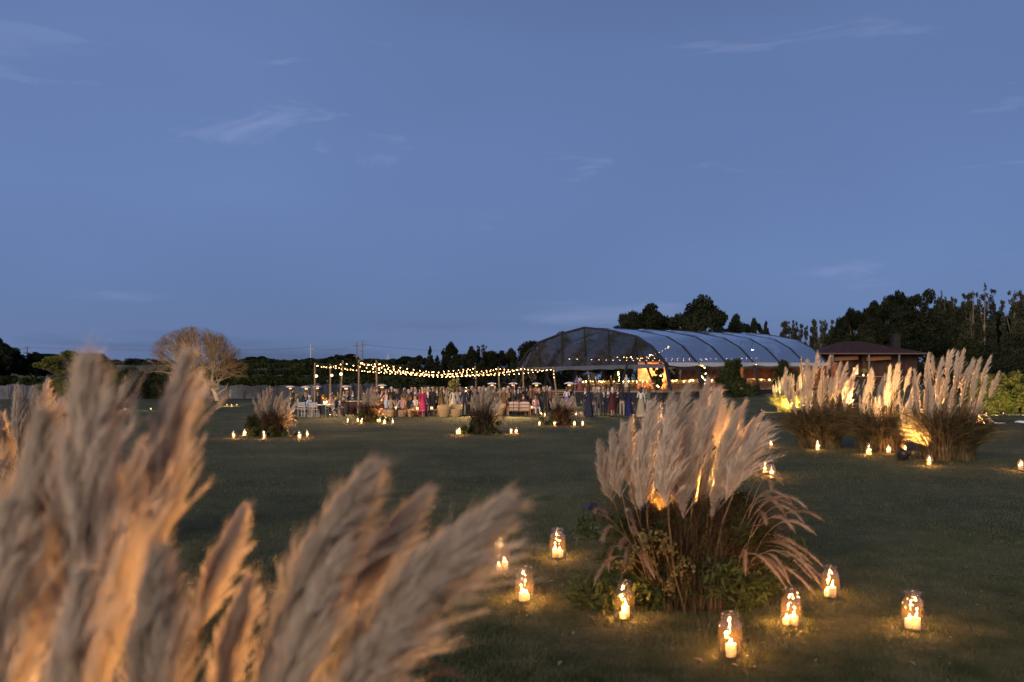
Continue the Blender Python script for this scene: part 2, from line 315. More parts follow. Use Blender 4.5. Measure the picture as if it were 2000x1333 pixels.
def tree_proto(kind, seed):
    key = (kind, seed)
    if key in TREEP: return TREEP[key]
    r = random.Random(seed * 17 + len(kind)); bl = []; tk = MB(); top = 1.0
    if kind == 'round':                              # broad crown, unit height, about as wide
        for i in range(34):
            a = r.uniform(0, 6.283); e = r.uniform(-0.5, 1.57); k = r.uniform(0.55, 1.0)
            bl.append((0.40 * k * math.cos(a) * math.cos(e), 0.40 * k * math.sin(a) * math.cos(e), 0.60 + 0.33 * k * math.sin(e), r.uniform(0.075, 0.15)))
        n, s = 14000, 0.024
    elif kind == 'umbrella':
        for i in range(40):
            a = r.uniform(0, 6.283); k = r.random() ** 0.5
            bl.append((0.52 * k * math.cos(a), 0.52 * k * math.sin(a), 0.90 - 0.25 * k * k + r.uniform(-0.05, 0.03) - (0.25 if r.random() < 0.25 else 0), r.uniform(0.06, 0.12)))
        n, s = 14000, 0.020
    elif kind == 'poplar':                           # narrow spire
        for i in range(34):
            t = r.random(); a = r.uniform(0, 6.283); k = 0.060 * (1 - abs(t - 0.35) * 1.1)
            bl.append((k * math.cos(a), k * math.sin(a), 0.16 + 0.80 * t, 0.040 + 0.045 * (1 - t) * r.uniform(0.6, 1.2)))
        n, s = 9000, 0.016
    elif kind == 'spires':                           # several feathery leaders
        for j in range(6):
            ox, oy, hh = r.uniform(-0.10, 0.10), r.uniform(-0.10, 0.10), r.uniform(0.8, 1.0)
            for i in range(16):
                t = r.random(); bl.append((ox * (0.5 + t) + r.uniform(-0.03, 0.03), oy + r.uniform(-0.03, 0.03), 0.15 + (hh - 0.17) * t, 0.062 * (1.08 - t) + 0.014))
        n, s = 11000, 0.016
    elif kind == 'cone':
        for i in range(44):
            t = r.random() ** 0.8; a = r.uniform(0, 6.283); k = 0.24 * (1 - t)
            bl.append((k * math.cos(a), k * math.sin(a), 0.12 + 0.84 * t, 0.03 + 0.09 * (1 - t)))
        n, s = 8000, 0.023
    else:                                            # bush: leaves down to the ground
        for i in range(30):
            a = r.uniform(0, 6.283); e = r.uniform(0, 1.57); k = r.uniform(0.3, 1.0)
            bl.append((0.52 * k * math.cos(a) * math.cos(e), 0.52 * k * math.sin(a) * math.cos(e), 0.12 + 0.70 * k * math.sin(e), r.uniform(0.12, 0.2)))
        n, s = 7000, 0.028
    V, F = leaves(bl, n, s, seed, 0.75 if kind in ('umbrella', 'round') else 1.0)
    zt = {'round': 0.52, 'umbrella': 0.72, 'bush': 0.35}.get(kind, 0.9)
    w0 = {'poplar': 0.016, 'cone': 0.02, 'spires': 0.018}.get(kind, 0.03)
    tk.tube([(0, 0, -0.02), (0.012, 0.0, 0.2 * zt), (-0.008, 0.01, 0.6 * zt), (0, 0, zt)], [w0, w0 * 0.8, w0 * 0.6, w0 * 0.3], 7)
    for b in r.sample(bl, 11):
        z0 = zt * r.uniform(0.35, 0.85); z0 = min(z0, b[2] * 0.9)
        tk.tube([(0, 0, z0), (b[0] * 0.5, b[1] * 0.5, z0 * 0.45 + b[2] * 0.55 - 0.02), (b[0], b[1], b[2])], [w0 * 0.42, w0 * 0.28, w0 * 0.1], 5)
    TREEP[key] = (tk.mesh('trunk', BARK, True), V, F, {}); return TREEP[key]
def tree(name, label, kind, seed, loc, h, w=1.0, leaf=None, group=None, cat='tree', rz=None):
    leaf = leaf or DARKLEAF; tm, V, F, cache = tree_proto(kind, seed)
    if leaf.name not in cache: cache[leaf.name] = npmesh('crown', V, F, leaf)
    t = thing(name, label, cat, loc, U(0, 6.28) if rz is None else rz, group, (h * w, h * w, h))
    obj('trunk', tm, t); obj('crown', cache[leaf.name], t); return t
def tree_px(name, label, kind, seed, x, ytop, wpx, Y, leaf=None, group=None, cat='tree', z0=None):
    p = XY(x, Y); 
    if z0 is not None: p.z = z0
    top = P(x, ytop, Y).z; h = max(1.0, top - p.z)
    ratio = {'round': 0.72, 'umbrella': 0.98, 'poplar': 0.20, 'spires': 0.30, 'cone': 0.48, 'bush': 1.1}[kind]
    w = (wpx * Y / FPX) / (h * ratio)
    return tree(name, label, kind, seed, p, h / 0.97, w, leaf, group, cat)
def build_trees():
    gr = 'trees behind the clear tent'
    for x, yt, w, k, sd, Y in ((1232, 612, 66, 'round', 1, 160), (1276, 597, 92, 'round', 2, 156), (1368, 587, 100, 'round', 3, 150), (1338, 612, 54, 'round', 1, 158),
                               (1440, 617, 52, 'round', 2, 162), (1472, 621, 36, 'umbrella', 4, 166), (1496, 630, 34, 'cone', 5, 168), (1408, 622, 44, 'bush', 3, 150)):
        tree_px('dark_tree', {'round': 'broad dark tree with rounded crown rising behind the clear tent roof', 'umbrella': 'dark tree with open flat crown behind the clear tent roof', 'cone': 'small pointed dark tree behind the far end of the tent', 'bush': 'low dense dark tree tucked behind the clear tent roof'}[k], k, sd, x, yt, w, Y, DARKLEAF, gr)
    gr = 'poplars on the right skyline'
    for i, (x, yt, w, k, Y) in enumerate(((1532, 630, 22, 'poplar', 172), (1548, 616, 26, 'spires', 170), (1566, 622, 24, 'spires', 168), (1590, 627, 20, 'poplar', 172), (1606, 614, 28, 'spires', 165),
                                          (1634, 612, 26, 'spires', 160), (1652, 640, 20, 'poplar', 150), (1690, 640, 20, 'poplar', 148), (1736, 588, 24, 'spires', 150), (1838, 570, 24, 'spires', 145),
                                          (1862, 566, 26, 'spires', 140), (1900, 552, 44, 'spires', 132), (1924, 556, 40, 'spires', 130), (1982, 552, 44, 'spires', 128), (2008, 585, 40, 'spires', 128))):
        tree_px('poplar_tree', 'slender grey-green poplar with pointed leaders on the skyline', k, 20 + i % 3, x, yt, w, Y, GREYLEAF, gr)
    gr = 'dark trees on the right skyline'
    for x, yt, w, k, sd, Y in ((1668, 606, 70, 'umbrella', 6, 150), (1706, 592, 84, 'umbrella', 7, 152), (1752, 574, 96, 'umbrella', 6, 150), (1806, 570, 110, 'umbrella', 7, 148), (1840, 596, 70, 'round', 2, 146),
                               (1780, 610, 100, 'round', 1, 142), (1700, 630, 80, 'round', 3, 144), (1880, 600, 70, 'round', 1, 140), (1956, 612, 70, 'round', 2, 136), (1990, 600, 70, 'round', 3, 134), (1640, 640, 60, 'round', 1, 152)):
        tree_px('dark_tree', {'umbrella': 'large dark pine with domed flat-layered crown on the skyline', 'round': 'dark rounded tree in the belt behind the red-roofed building'}[k], k, sd, x, yt, w, Y, DARKLEAF, gr)
    for i, (x, yt, w, Y) in enumerate(((1560, 660, 90, 150), (1600, 662, 80, 150), (1655, 655, 80, 140), (1700, 650, 80, 138), (1760, 648, 90, 136), (1830, 640, 110, 134), (1890, 645, 110, 130), (1950, 650, 110, 126), (2000, 640, 110, 124), (1870, 680, 100, 118), (1930, 690, 110, 110), (1990, 690, 110, 104), (1845, 705, 60, 105), (1900, 715, 100, 95), (1960, 712, 130, 82), (2020, 716, 120, 78))):
        tree_px('shrub', 'dense dark shrub under the right-hand trees', 'bush', 3 + i % 3, x, yt, w, Y, DARKLEAF if i % 3 else MIDLEAF, 'thicket under the right skyline trees', 'shrub')
    # far tree belt along the rise, left to centre
    prof = [(-20, 670), (12, 674), (28, 690), (40, 702), (80, 698), (110, 692), (150, 688), (185, 694), (205, 704), (240, 704), (270, 698), (300, 700), (330, 712), (430, 712), (470, 704), (490, 700), (505, 706), (520, 708), (545, 700), (560, 707), (575, 704), (590, 712), (622, 706), (640, 698), (660, 700), (685, 693), (705, 700), (728, 708), (745, 703), (765, 710), (798, 697), (815, 704), (823, 679), (842, 680), (858, 690), (872, 674), (892, 690), (915, 680), (930, 673), (948, 678), (965, 688), (985, 684), (1003, 686), (1020, 690), (1040, 688)]
    X = [p[0] for p in prof]; T = [p[1] for p in prof]; x = -15; i = 0
    while x < 1050:
        yt = float(np.interp(x, X, T)) + R.choice((-9, -4, -2, 0, 3, 6)) + U(-2, 2); Y = U(285, 320) if x < 780 else U(205, 235)
        k = R.choice(['round', 'round', 'cone', 'round', 'bush', 'umbrella']) if x < 780 else R.choice(['round', 'cone', 'spires', 'round', 'round'])
        w = {'round': U(30, 46), 'cone': U(16, 24), 'bush': U(40, 60), 'umbrella': U(36, 50), 'spires': U(14, 22)}[k]
        p = XY(x, Y); top = P(x, yt, Y).z
        tree_px('far_tree', {'round': 'small dark rounded tree in the far belt on the rise', 'cone': 'small dark pointed tree in the far belt on the rise', 'bush': 'low spreading dark tree in the far belt on the rise', 'umbrella': 'flat-topped dark tree in the far belt on the rise', 'spires': 'slim dark tree with several tips in the far belt'}[k], k, {'round': 1 + i % 3, 'cone': 5, 'bush': 3 + i % 3, 'umbrella': 6 + i % 2, 'spires': 20 + i % 3}[k], x, yt, w, Y, DARKLEAF, 'far belt of trees along the rise', z0=min(p.z, top - 3.0))
        x += w * (0.50 if x < 780 else 0.62); i += 1
    # undergrowth that closes the belt below its crowns
    x = -20; i = 0
    while x < 1060:
        Y = U(262, 280) if x < 790 else U(190, 203); w = U(50, 80); yt = (714 if x < 790 else 698) + U(-5, 6)
        if x < 440: yt -= 6
        tree_px('far_shrub', 'low dark shrub at the foot of the far tree belt', 'bush', 3 + i % 3, x, yt, w, Y, DARKLEAF, 'shrubs under the far tree belt', 'shrub', z0=gzf((x - CX) * Y / FPX, Y) - 1.0); x += w * 0.55; i += 1
    for i, (x, yt, w, k) in enumerate(((1045, 668, 60, 'round'), (1085, 660, 70, 'umbrella'), (1120, 676, 60, 'round'), (1160, 664, 70, 'round'), (1205, 672, 60, 'umbrella'), (1250, 676, 60, 'round'), (1060, 700, 90, 'bush'), (1130, 704, 100, 'bush'), (1200, 700, 100, 'bush'), (1270, 698, 100, 'bush'), (1340, 664, 110, 'bush'), (1410, 656, 110, 'bush'), (1480, 656, 110, 'bush'), (1545, 664, 90, 'bush'), (1290, 668, 90, 'round'), (1330, 655, 80, 'round'), (1180, 652, 70, 'round'), (1100, 655, 60, 'round'))):
        tree_px('backing_tree', {'round': 'dark rounded tree seen through the clear gable of the tent', 'umbrella': 'dark flat-crowned tree seen through the clear gable of the tent', 'bush': 'dark shrub closing the view behind the open tent'}[k], k, {'round': 1 + i % 3, 'umbrella': 6 + i % 2, 'bush': 3 + i % 3}[k], x, yt, w, 150 + 6 * (i % 3), DARKLEAF, 'trees directly behind the tent')
    # tall dark trees at the far left edge and middle distance left
    for x, yt, w, k, sd, Y in ((4, 674, 60, 'round', 2, 170), (-20, 690, 70, 'round', 1, 165), (70, 700, 90, 'round', 3, 175), (258, 708, 80, 'bush', 3, 150), (300, 712, 90, 'bush', 4, 146), (340, 716, 80, 'bush', 5, 142), (270, 735, 60, 'bush', 4, 136), (318, 738, 60, 'bush', 3, 134)):
        tree_px('dark_tree' if k == 'round' else 'shrub', 'tall dark tree at the left edge behind the netting' if k == 'round' else 'big dark green rounded shrub between the two floodlit trees', k, sd, x, yt, w, Y, MIDLEAF if k == 'bush' else DARKLEAF, 'dark trees and shrubs on the left', 'tree' if k == 'round' else 'shrub')
    # floodlit layered trees, left
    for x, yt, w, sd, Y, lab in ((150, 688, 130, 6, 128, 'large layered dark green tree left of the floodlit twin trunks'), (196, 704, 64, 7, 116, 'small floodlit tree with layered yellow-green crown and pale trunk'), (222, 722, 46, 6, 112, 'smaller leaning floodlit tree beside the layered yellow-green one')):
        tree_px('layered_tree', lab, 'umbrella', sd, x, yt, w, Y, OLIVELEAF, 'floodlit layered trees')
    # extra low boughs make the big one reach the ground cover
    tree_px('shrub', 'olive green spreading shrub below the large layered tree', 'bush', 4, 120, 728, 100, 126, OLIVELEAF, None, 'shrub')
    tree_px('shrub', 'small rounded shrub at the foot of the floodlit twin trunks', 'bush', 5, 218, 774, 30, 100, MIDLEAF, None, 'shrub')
build_trees()

def bare_tree():
    base = XY(418, 124); r = random.Random(4); tr = MB(); V = []; F = []; rg = np.random.default_rng(3)
    t = thing('bare_tree', 'floodlit leafless tree with wide reddish twiggy dome and crooked pale trunk', 'tree', base)
    def curve(a, b, bow, n=5, wig=.12):
        pts = []
        for k in range(n + 1):
            f = k / n; p = a.lerp(b, f) + bow * (4 * f * (1 - f)); d = (b - a).length * wig * (1 if 0 < k < n else 0); pts.append(p + Vector((r.uniform(-d, d), r.uniform(-d, d), r.uniform(-d, d) * .5)) * .5)
        return pts
    tr.tube([(0.5, 0, -0.1), (0.25, 0, 0.9), (-0.35, 0.1, 1.8)], [0.34, 0.27, 0.22], 9)
    tr.tube([(0.35, 0, 0.6), (0.8, 0, 1.2), (1.6, 0.1, 1.7), (1.9, 0.1, 2.5)], [0.12, 0.08, 0.05, 0.03], 6)
    fork = [Vector((-.35, .1, 1.8)), Vector((.15, .05, 1.5))]
    cx = -2.6
    for i in range(16):                              # limbs fan into the dome
        a = i / 16 * 6.283 + r.uniform(-.2, .2); e = r.uniform(.25, 1.15); k = r.uniform(.50, .66)
        end = Vector((cx + 7.3 * k * math.cos(a) * math.cos(e), 6.0 * k * math.sin(a) * math.cos(e), 3.4 + 6.8 * k * math.sin(e)))
        f = fork[0 if end.x < -.5 else 1]; limb = curve(f, end, Vector((0, 0, -.5)) + Vector((end.x - f.x, end.y, 0)) * .10, 6, .16); r0 = r.uniform(.13, .18)
        tr.tube(limb, [r0 * (1 - .7 * q / 6) for q in range(7)], 6, False)
        for j in range(9):
            st = limb[r.choice((3, 4, 5, 6))]; a2 = a + r.gauss(0, .42); e2 = min(1.5, max(-.02, e + r.gauss(0, .30))); k2 = r.uniform(.80, .97)
            en = Vector((cx + 7.3 * k2 * math.cos(a2) * math.cos(e2), 6.0 * k2 * math.sin(a2) * math.cos(e2), 3.4 + 6.8 * k2 * math.sin(e2))); br = curve(st, en, Vector((0, 0, .15)), 4, .12)
            tr.tube(br, [.055, .045, .035, .026, .012], 4, False)
            for q in range(36):
                s0 = np.array(br[r.choice((1, 2, 2, 3, 3, 4))]); d = np.array(en - st); d = d / np.linalg.norm(d); tip = s0 + d * rg.uniform(.5, 1.5) + rg.normal(0, .42, 3) + np.array([0, 0, rg.uniform(.0, .6)])
                ee = math.sqrt(((tip[0] - cx) / 7.3) ** 2 + (tip[1] / 6.0) ** 2 + (max(0, tip[2] - 3.4) / 6.8) ** 2); tip = tip if ee < 1 else np.array([cx + (tip[0] - cx) / ee, tip[1] / ee, 3.4 + (tip[2] - 3.4) / ee])
                for q2 in range(2):
                    b = tip + rg.normal(0, .16, 3) * q2; a_ = s0 if q2 == 0 else s0 * .5 + tip * .5; m = (a_ + b) / 2 + rg.normal(0, .05, 3); w = rg.normal(0, 1, 3); w = w / np.linalg.norm(w) * .014; o = len(V)
                    V += [a_ - w, a_ + w, m + w, m - w, b]; F += [(o, o + 1, o + 2), (o, o + 2, o + 3), (o + 3, o + 2, o + 4)]
    tr.build('trunk', BARKP, t, True)
    obj('crown', npmesh('crown', np.array(V), np.array(F), leafmat('twig', (0.11, 0.070, 0.036), (0.20, 0.130, 0.070), 0.1, 0.6)), t)
    V, F = leaves([(U(-4.2, -0.9), U(-1.6, .6), U(1.7, 4.4), U(0.35, 0.75)) for i in range(20)], 3800, 0.17, 8)
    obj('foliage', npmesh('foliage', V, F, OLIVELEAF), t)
bare_tree()

# ------------------------------------------------------------------ vineyard, netting, poles behind
def build_back():
    vm = leafmat('vine_leaf', (0.014, 0.022, 0.010), (0.040, 0.050, 0.022), 0.25, 0.5)
    for i, (Y, x0, x1) in enumerate(((150, 440, 800), (166, 430, 815), (184, 425, 812), (204, 425, 806), (226, 425, 800), (250, 430, 790))):
        a, b = (x0 - CX) * Y / FPX, (x1 - CX) * Y / FPX; rg = np.random.default_rng(40 + i); bl = []
        x = a
        while x < b:
            bl.append((x, Y + rg.uniform(-0.3, 0.3), gzf(x, Y) + 1.15 + rg.uniform(-0.2, 0.2), rg.uniform(0.55, 0.85))); x += 0.8
        V, F = leaves(bl, 9000, 0.30, 60 + i)
        t = thing('vine_row', 'trellised row of dark green grapevines on the rise', 'vine row', (0, 0, 0), 0, 'grapevine rows on the rise')
        obj('foliage', npmesh('foliage', V, F, vm), t)
        p = MB(); x = a
        while x < b: p.tube([(x, Y, gzf(x, Y) - 0.2), (x, Y, gzf(x, Y) + 1.9)], 0.05, 5); x += 5
        p.build('stakes', BARK, t)
    net = mat('netting', (0.085, 0.093, 0.115), 0.95, 0.22, 1.4, coord='Position')
    def nets(x0, x1, Y0, Y1, zt, lab, n, npost):
        t = thing('net_fence', lab, 'netting', (0, 0, 0), 0, 'bird netting along the vineyard'); rg = np.random.default_rng(n); V = []
        for i in range(n + 1):
            f = i / n; Y = Y0 + (Y1 - Y0) * f; X = (x0 + (x1 - x0) * f - CX) * Y / FPX; g = gzf(X, Y); h = zt + 0.12 * math.sin(i * 0.9) + rg.uniform(-0.06, 0.06)
            for k in range(5): V.append((X, Y + 0.12 * math.sin(i * 2.1 + k) + rg.uniform(-0.06, 0.06) - 0.25 * (1 - k / 4), g + 0.02 + h * k / 4))
        F = [(i * 5 + k, i * 5 + 5 + k, i * 5 + 6 + k, i * 5 + 1 + k) for i in range(n) for k in range(4)]
        obj('net', npmesh('net', np.array(V), np.array(F), net, True), t)
        for j in range(npost):
            f = (j + 0.5) / npost; Y = Y0 + (Y1 - Y0) * f - 0.5; X = (x0 + (x1 - x0) * f - CX) * Y / FPX; g = gzf(X, Y)
            m = MB(); m.tube([(X, Y, g - 0.2), (X + U(-0.15, 0.15), Y, g + zt + 0.1)], 0.09, 6); m.build('post', BARK, t)
    nets(-30, 240, 132, 136, 2.1, 'pale grey bird netting hung on leaning posts at the far left', 40, 9)
    nets(232, 620, 138, 137, 2.0, 'pale grey bird netting on posts behind the bare tree', 60, 12)
    nets(612, 822, 130, 146, 2.2, 'folded grey bird netting behind the string light poles', 60, 10)
    vr = thing('vine_row', 'low dark vine canopy right above the grey netting', 'vine row', (0, 0, 0), 0, 'grapevine rows on the rise'); bl = []
    for x in np.linspace(-30, 820, 190):
        Y = 141; X = (x - CX) * Y / FPX; bl.append((X, Y, gzf(X, Y) + 2.5 + U(-0.2, 0.25), U(0.6, 0.9)))
    V, F = leaves(bl, 22000, 0.30, 91); obj('foliage', npmesh('foliage', V, F, vm), vr)
    # utility poles
    wood = mat('pole_wood', (0.16, 0.13, 0.11), 0.85, 0.3, 3.0)
    tops = []
    for x, yt, Y, arms, c, lab in ((53, 677, 300, (0.6, 2.2), wood, 'dark double-armed utility pole above the far left trees'), (607, 672, 300, (1.6,), mat('pole_concrete', (0.40, 0.39, 0.38), 0.8), 'pale single-armed utility pole left of the twin poles'), (697, 669, 290, (1.2, 4.5), wood, 'left one of the twin dark utility poles'), (708, 666, 290, (1.4, 3.2, 6.2), wood, 'right one of the twin dark utility poles with three crossarms')):
        p = XY(x, Y); h = P(x, yt, Y).z - p.z; t = thing('utility_pole', lab, 'utility pole', p, U(-0.2, 0.2), 'utility poles on the skyline')
        m = MB(); m.tube([(0, 0, -0.5), (0, 0, h)], [0.22, 0.15], 8); m.build('pole', c, t)
        for a in arms:
            m = MB(); m.box((0, -0.2, h - a), (2.2 if a < 2 else 2.0, 0.14, 0.16)); ar = m.build('crossarm', c, t)
            for q in (-0.9, -0.4, 0.4, 0.9):
                m = MB(); m.lathe([(0.06, 0), (0.1, 0.1), (0.05, 0.22), (0.0, 0.26)], 6, (q, -0.2, h - a + 0.08)); m.build('insulator', mat('porcelain', (0.3, 0.26, 0.22), 0.3), ar)
        tops.append(Vector((p.x, Y - 0.2, p.z + h - arms[0] + 0.3)))
    wire = mat('wire', (0.05, 0.05, 0.06), 0.5)
    far_l, far_r = P(-60, 684, 305), P(1010, 686, 300)
    for i, (a, b) in enumerate(((far_l, tops[0]), (tops[0], tops[1]), (tops[1], tops[2]), (tops[3], far_r))):
        for j, off in enumerate((-0.9, 0.9)):
            m = MB(); pts = []
            for k in range(15):
                f = k / 14; q = a.lerp(b, f); q = q + Vector((off * 0.3, off, -4 * (0.9 + 0.3 * j) * f * (1 - f))); pts.append(q)
            m.tube(pts, 0.028, 3); tag(m.build('power_line', wire), ('upper' if j else 'lower') + ' power line in the sky ' + ('at the far left edge', 'between the far left pole and the pale pole', 'between the pale pole and the twin poles', 'right of the twin poles')[i], 'power line', 'power lines')
    m = MB(); p = XY(758, 280); hh = P(758, 692, 280).z - p.z
    t = thing('lattice_mast', 'thin pale lattice mast right of the twin utility poles', 'mast', p)
    for sx, sy in ((-.25, -.25), (.25, -.25), (0, .3)): m.tube([(sx, sy, 0), (sx * .5, sy * .5, hh)], 0.05, 4)
    for k in range(10): m.tube([(-.22, -.22, hh * k / 10), (.2, -.2, hh * (k + 1) / 10)], 0.03, 3)
    m.build('lattice', mat('mast_paint', (0.5, 0.5, 0.52), 0.6), t)
    # low brick outbuilding
    Y = 232; p = XY(601, Y); w = 36 * Y / FPX; zt = P(600, 722, Y).z; hgt = zt - p.z + 1.0
    t = thing('brick_shed', 'low reddish brick shed with flat roof on the rise', 'building', p)
    m = MB(); m.box((0, 2, hgt / 2 - 1), (w, 4, hgt)); m.build('wall', mat('brick_far', (0.20, 0.115, 0.075), 0.9, 0.3, 2.0), t)
    m = MB(); m.box((0, 2, hgt - 0.9), (w + 0.4, 4.4, 0.2)); m.build('roof', mat('roof_felt', (0.09, 0.08, 0.075), 0.9), t)
build_back()

# ------------------------------------------------------------------ the clear tent and what stands in it
TO = Vector((16.0, 95.0, 0)); TU = Vector((23.4, 19.0, 0)).normalized(); TV = Vector((-15.23, 19.0, 0)).normalized()
TW, TL, NB = 24.35, 30.2, 6
def tz(u): return 0.5 * u / TL                        # the whole platform climbs gently to its far end
def T(u, v, z): return TO + TU * u + TV * v + Vector((0, 0, z + tz(u)))
ARCH = [(-0.03, 1.40), (0.0, 4.32), (0.08, 6.1), (0.17, 7.25), (0.34, 8.12), (0.5, 8.62), (0.66, 8.12), (0.83, 7.25), (0.92, 6.1), (1.0, 4.32), (1.03, 1.40)]
DECK = 1.38
CREAM = mat('plaster', (0.45, 0.42, 0.38), 0.8)
def build_tent():
    steel = mat('tent_frame', (0.020, 0.021, 0.024), 0.45, 0.15, 3.0); vinyl = clearmat('clear_vinyl', (0.62, 0.64, 0.67), 0.20, 1.0, 0.05, 0.025, (0.75, 0.78, 0.82))
    gable = clearmat('gable_vinyl', (0.62, 0.62, 0.62), 0.035, 0.40, 0.04, 0.02, (0.5, 0.5, 0.52)); band = mat('eave_fabric', (0.42, 0.41, 0.42), 0.7, 0.1, 2.0)
    t = thing('marquee_tent', 'long arched tent with clear vinyl roof and dark frame', 'tent')
    bay = TL / NB
    for i in range(NB + 1):
        m = MB(); pts = [T(i * bay, v * TW, z) for v, z in ARCH]
        for a, b in zip(pts, pts[1:]): m.beam(a, b, 0.20, 0.32, TU)
        m.build('arch_frame', steel, t)
    for i in range(NB):
        u0, u1 = i * bay + 0.06, (i + 1) * bay - 0.06; V = []; sub = 6; prof = ARCH[1:-1]
        pr = []
        for (v0, z0), (v1, z1) in zip(prof, prof[1:]):
            for k in range(3): pr.append((v0 + (v1 - v0) * k / 3, z0 + (z1 - z0) * k / 3))
        pr.append(prof[-1]); n = len(pr)
        for j in range(sub + 1):
            f = j / sub; sag = 0.10 * 4 * f * (1 - f)
            for v, z in pr: V.append(T(u0 + (u1 - u0) * f, v * TW, z + 0.08 - sag)[:])
        F = [(j * n + k, j * n + n + k, j * n + n + k + 1, j * n + k + 1) for j in range(sub) for k in range(n - 1)]
        obj('roof_panel', npmesh('roof_panel', np.array(V), np.array(F), vinyl, False), t)
        for vv, sgn in ((-0.012, 1), (1.012, -1)):
            V = []
            for j in range(9):
                f = j / 8; s = 0.16 * 4 * f * (1 - f)
                V += [T(u0 + (u1 - u0) * f, vv * TW, 4.34)[:], T(u0 + (u1 - u0) * f, vv * TW - sgn * 0.12, 4.06 - s)[:]]
            obj('eave_valance', npmesh('eave_valance', np.array(V), np.array([(2 * j, 2 * j + 2, 2 * j + 3, 2 * j + 1) for j in range(8)]), band, True), t)
    for v, z in (ARCH[1], ARCH[5], ARCH[9]):
        m = MB(); m.beam(T(0, v * TW, z - 0.05), T(TL, v * TW, z - 0.05), 0.10, 0.12); m.build('purlin', steel, t)
    # front gable: clear sheets between mullions, fabric band below
    cuts = [0.0, 0.17, 0.34, 0.5, 0.66, 0.83, 1.0]; vs = [a[0] for a in ARCH[1:-1]]; zs = [a[1] for a in ARCH[1:-1]]
    for u in (0.0, TL):
        for a, b in zip(cuts, cuts[1:]):
            V = []; n = 6
            for k in range(n + 1):
                v = a + 0.004 + (b - a - 0.008) * k / n; zt = float(np.interp(v, vs, zs)) - 0.1
                for q in range(5): V.append(T(u + 0.05 * math.sin(q * 1.3 + k), v * TW, 4.25 + max(0.02, zt - 4.25) * q / 4)[:])
            F = [(k * 5 + q, k * 5 + 5 + q, k * 5 + 6 + q, k * 5 + 1 + q) for k in range(n) for q in range(4)]
            obj('gable_panel', npmesh('gable_panel', np.array(V), np.array(F), gable, True), t)
        for v in cuts[1:-1]:
            m = MB(); m.beam(T(u - 0.1, v * TW, 4.0), T(u - 0.1, v * TW, float(np.interp(v, vs, zs))), 0.12, 0.14, TU); m.build('mullion', steel, t)
        m = MB(); m.beam(T(u - 0.05, 0, 4.15), T(u - 0.05, TW, 4.15), 0.12, 0.16); m.build('crossbeam', steel, t)
        V = []
        for j in range(25):
            f = j / 24; s = 0.10 * abs(math.sin(f * math.pi * 6)); V += [T(u - 0.18, f * TW, 4.22)[:], T(u - 0.22, f * TW, 3.72 + s)[:]]
        obj('eave_valance', npmesh('eave_valance', np.array(V), np.array([(2 * j, 2 * j + 2, 2 * j + 3, 2 * j + 1) for j in range(24)]), mat('gable_fabric', (0.075, 0.08, 0.10), 0.7, 0.15, 1.5), True), t)
    for v in (0.17, 0.87):
        zt = float(np.interp(v, vs, zs))
        for du in (-3.1, 3.1):
            m = MB(); m.beam(T(0, v * TW, zt), T(du, v * TW, DECK - (0.9 if du < 0 else 0)), 0.17, 0.17, TV); m.build('brace', steel, t)
    # deck with skirt and steps
    wood = mat('deck_wood', (0.22, 0.15, 0.09), 0.7, 0.3, 1.2, coord='Position'); dark = mat('skirt', (0.020, 0.020, 0.022), 0.9)
    d = thing('timber_deck', 'raised timber deck with black skirt under the clear tent', 'deck')
    m = MB(); c = [T(-1.5, -1.0, DECK), T(TL + 1, -1.0, DECK), T(TL + 1, TW + 1, DECK), T(-1.5, TW + 1, DECK)]
    m.add(c + [p - Vector((0, 0, 0.14)) for p in c], [(0, 1, 2, 3), (7, 6, 5, 4), (0, 4, 5, 1), (1, 5, 6, 2), (2, 6, 7, 3), (3, 7, 4, 0)]); m.build('deck_top', wood, d)
    m = MB(); cc = [T(-1.4, -0.9, DECK - 0.14), T(TL + .9, -0.9, DECK - 0.14), T(TL + .9, TW + .9, DECK - 0.14), T(-1.4, TW + .9, DECK - 0.14)]
    for a, b in zip(cc, cc[1:] + cc[:1]):
        m.add([a, b, b - Vector((0, 0, 1.8)), a - Vector((0, 0, 1.8))], [(0, 1, 2, 3)])
    m.build('skirt', dark, d)
    for k in range(3):
        m = MB(); z = DECK - 0.30 * (k + 1); pa, pb = T(-1.75 - 0.42 * k, 12.5, z), T(-1.75 - 0.42 * k, 15.6, z)
        m.beam(pa, pb, 0.46, 0.10); m.build('step', wood, d)
    # rear timber wall, seen through the open side
    wl = thing('timber_wall', 'dark red-brown timber wall closing the far end of the tent', 'wall'); rw = mat('red_timber', (0.17, 0.065, 0.035), 0.75, 0.35, 1.5, coord='Position')
    for k in range(26):
        m = MB(); v0 = -0.5 + k * 0.98; m.beam(T(TL + 1.6 + (0.03 if k % 2 else 0), v0, DECK + 1.5), T(TL + 1.6 + (0.03 if k % 2 else 0), v0 + 0.95, DECK + 1.5), 0.08, 3.0); m.build('plank', rw, wl)
    for v in (4.5, 11.0, 17.5):
        m = MB(); m.beam(T(TL - 2.5, v, DECK), T(TL - 2.5, v, 4.2), 0.34, 0.34, TU); tag(m.build('wooden_column', mat('column_wood', (0.42, 0.20, 0.09), 0.7, 0.25, 2.0)), 'square orange-brown wooden column inside the clear tent', 'column', 'columns inside the tent')
build_tent()

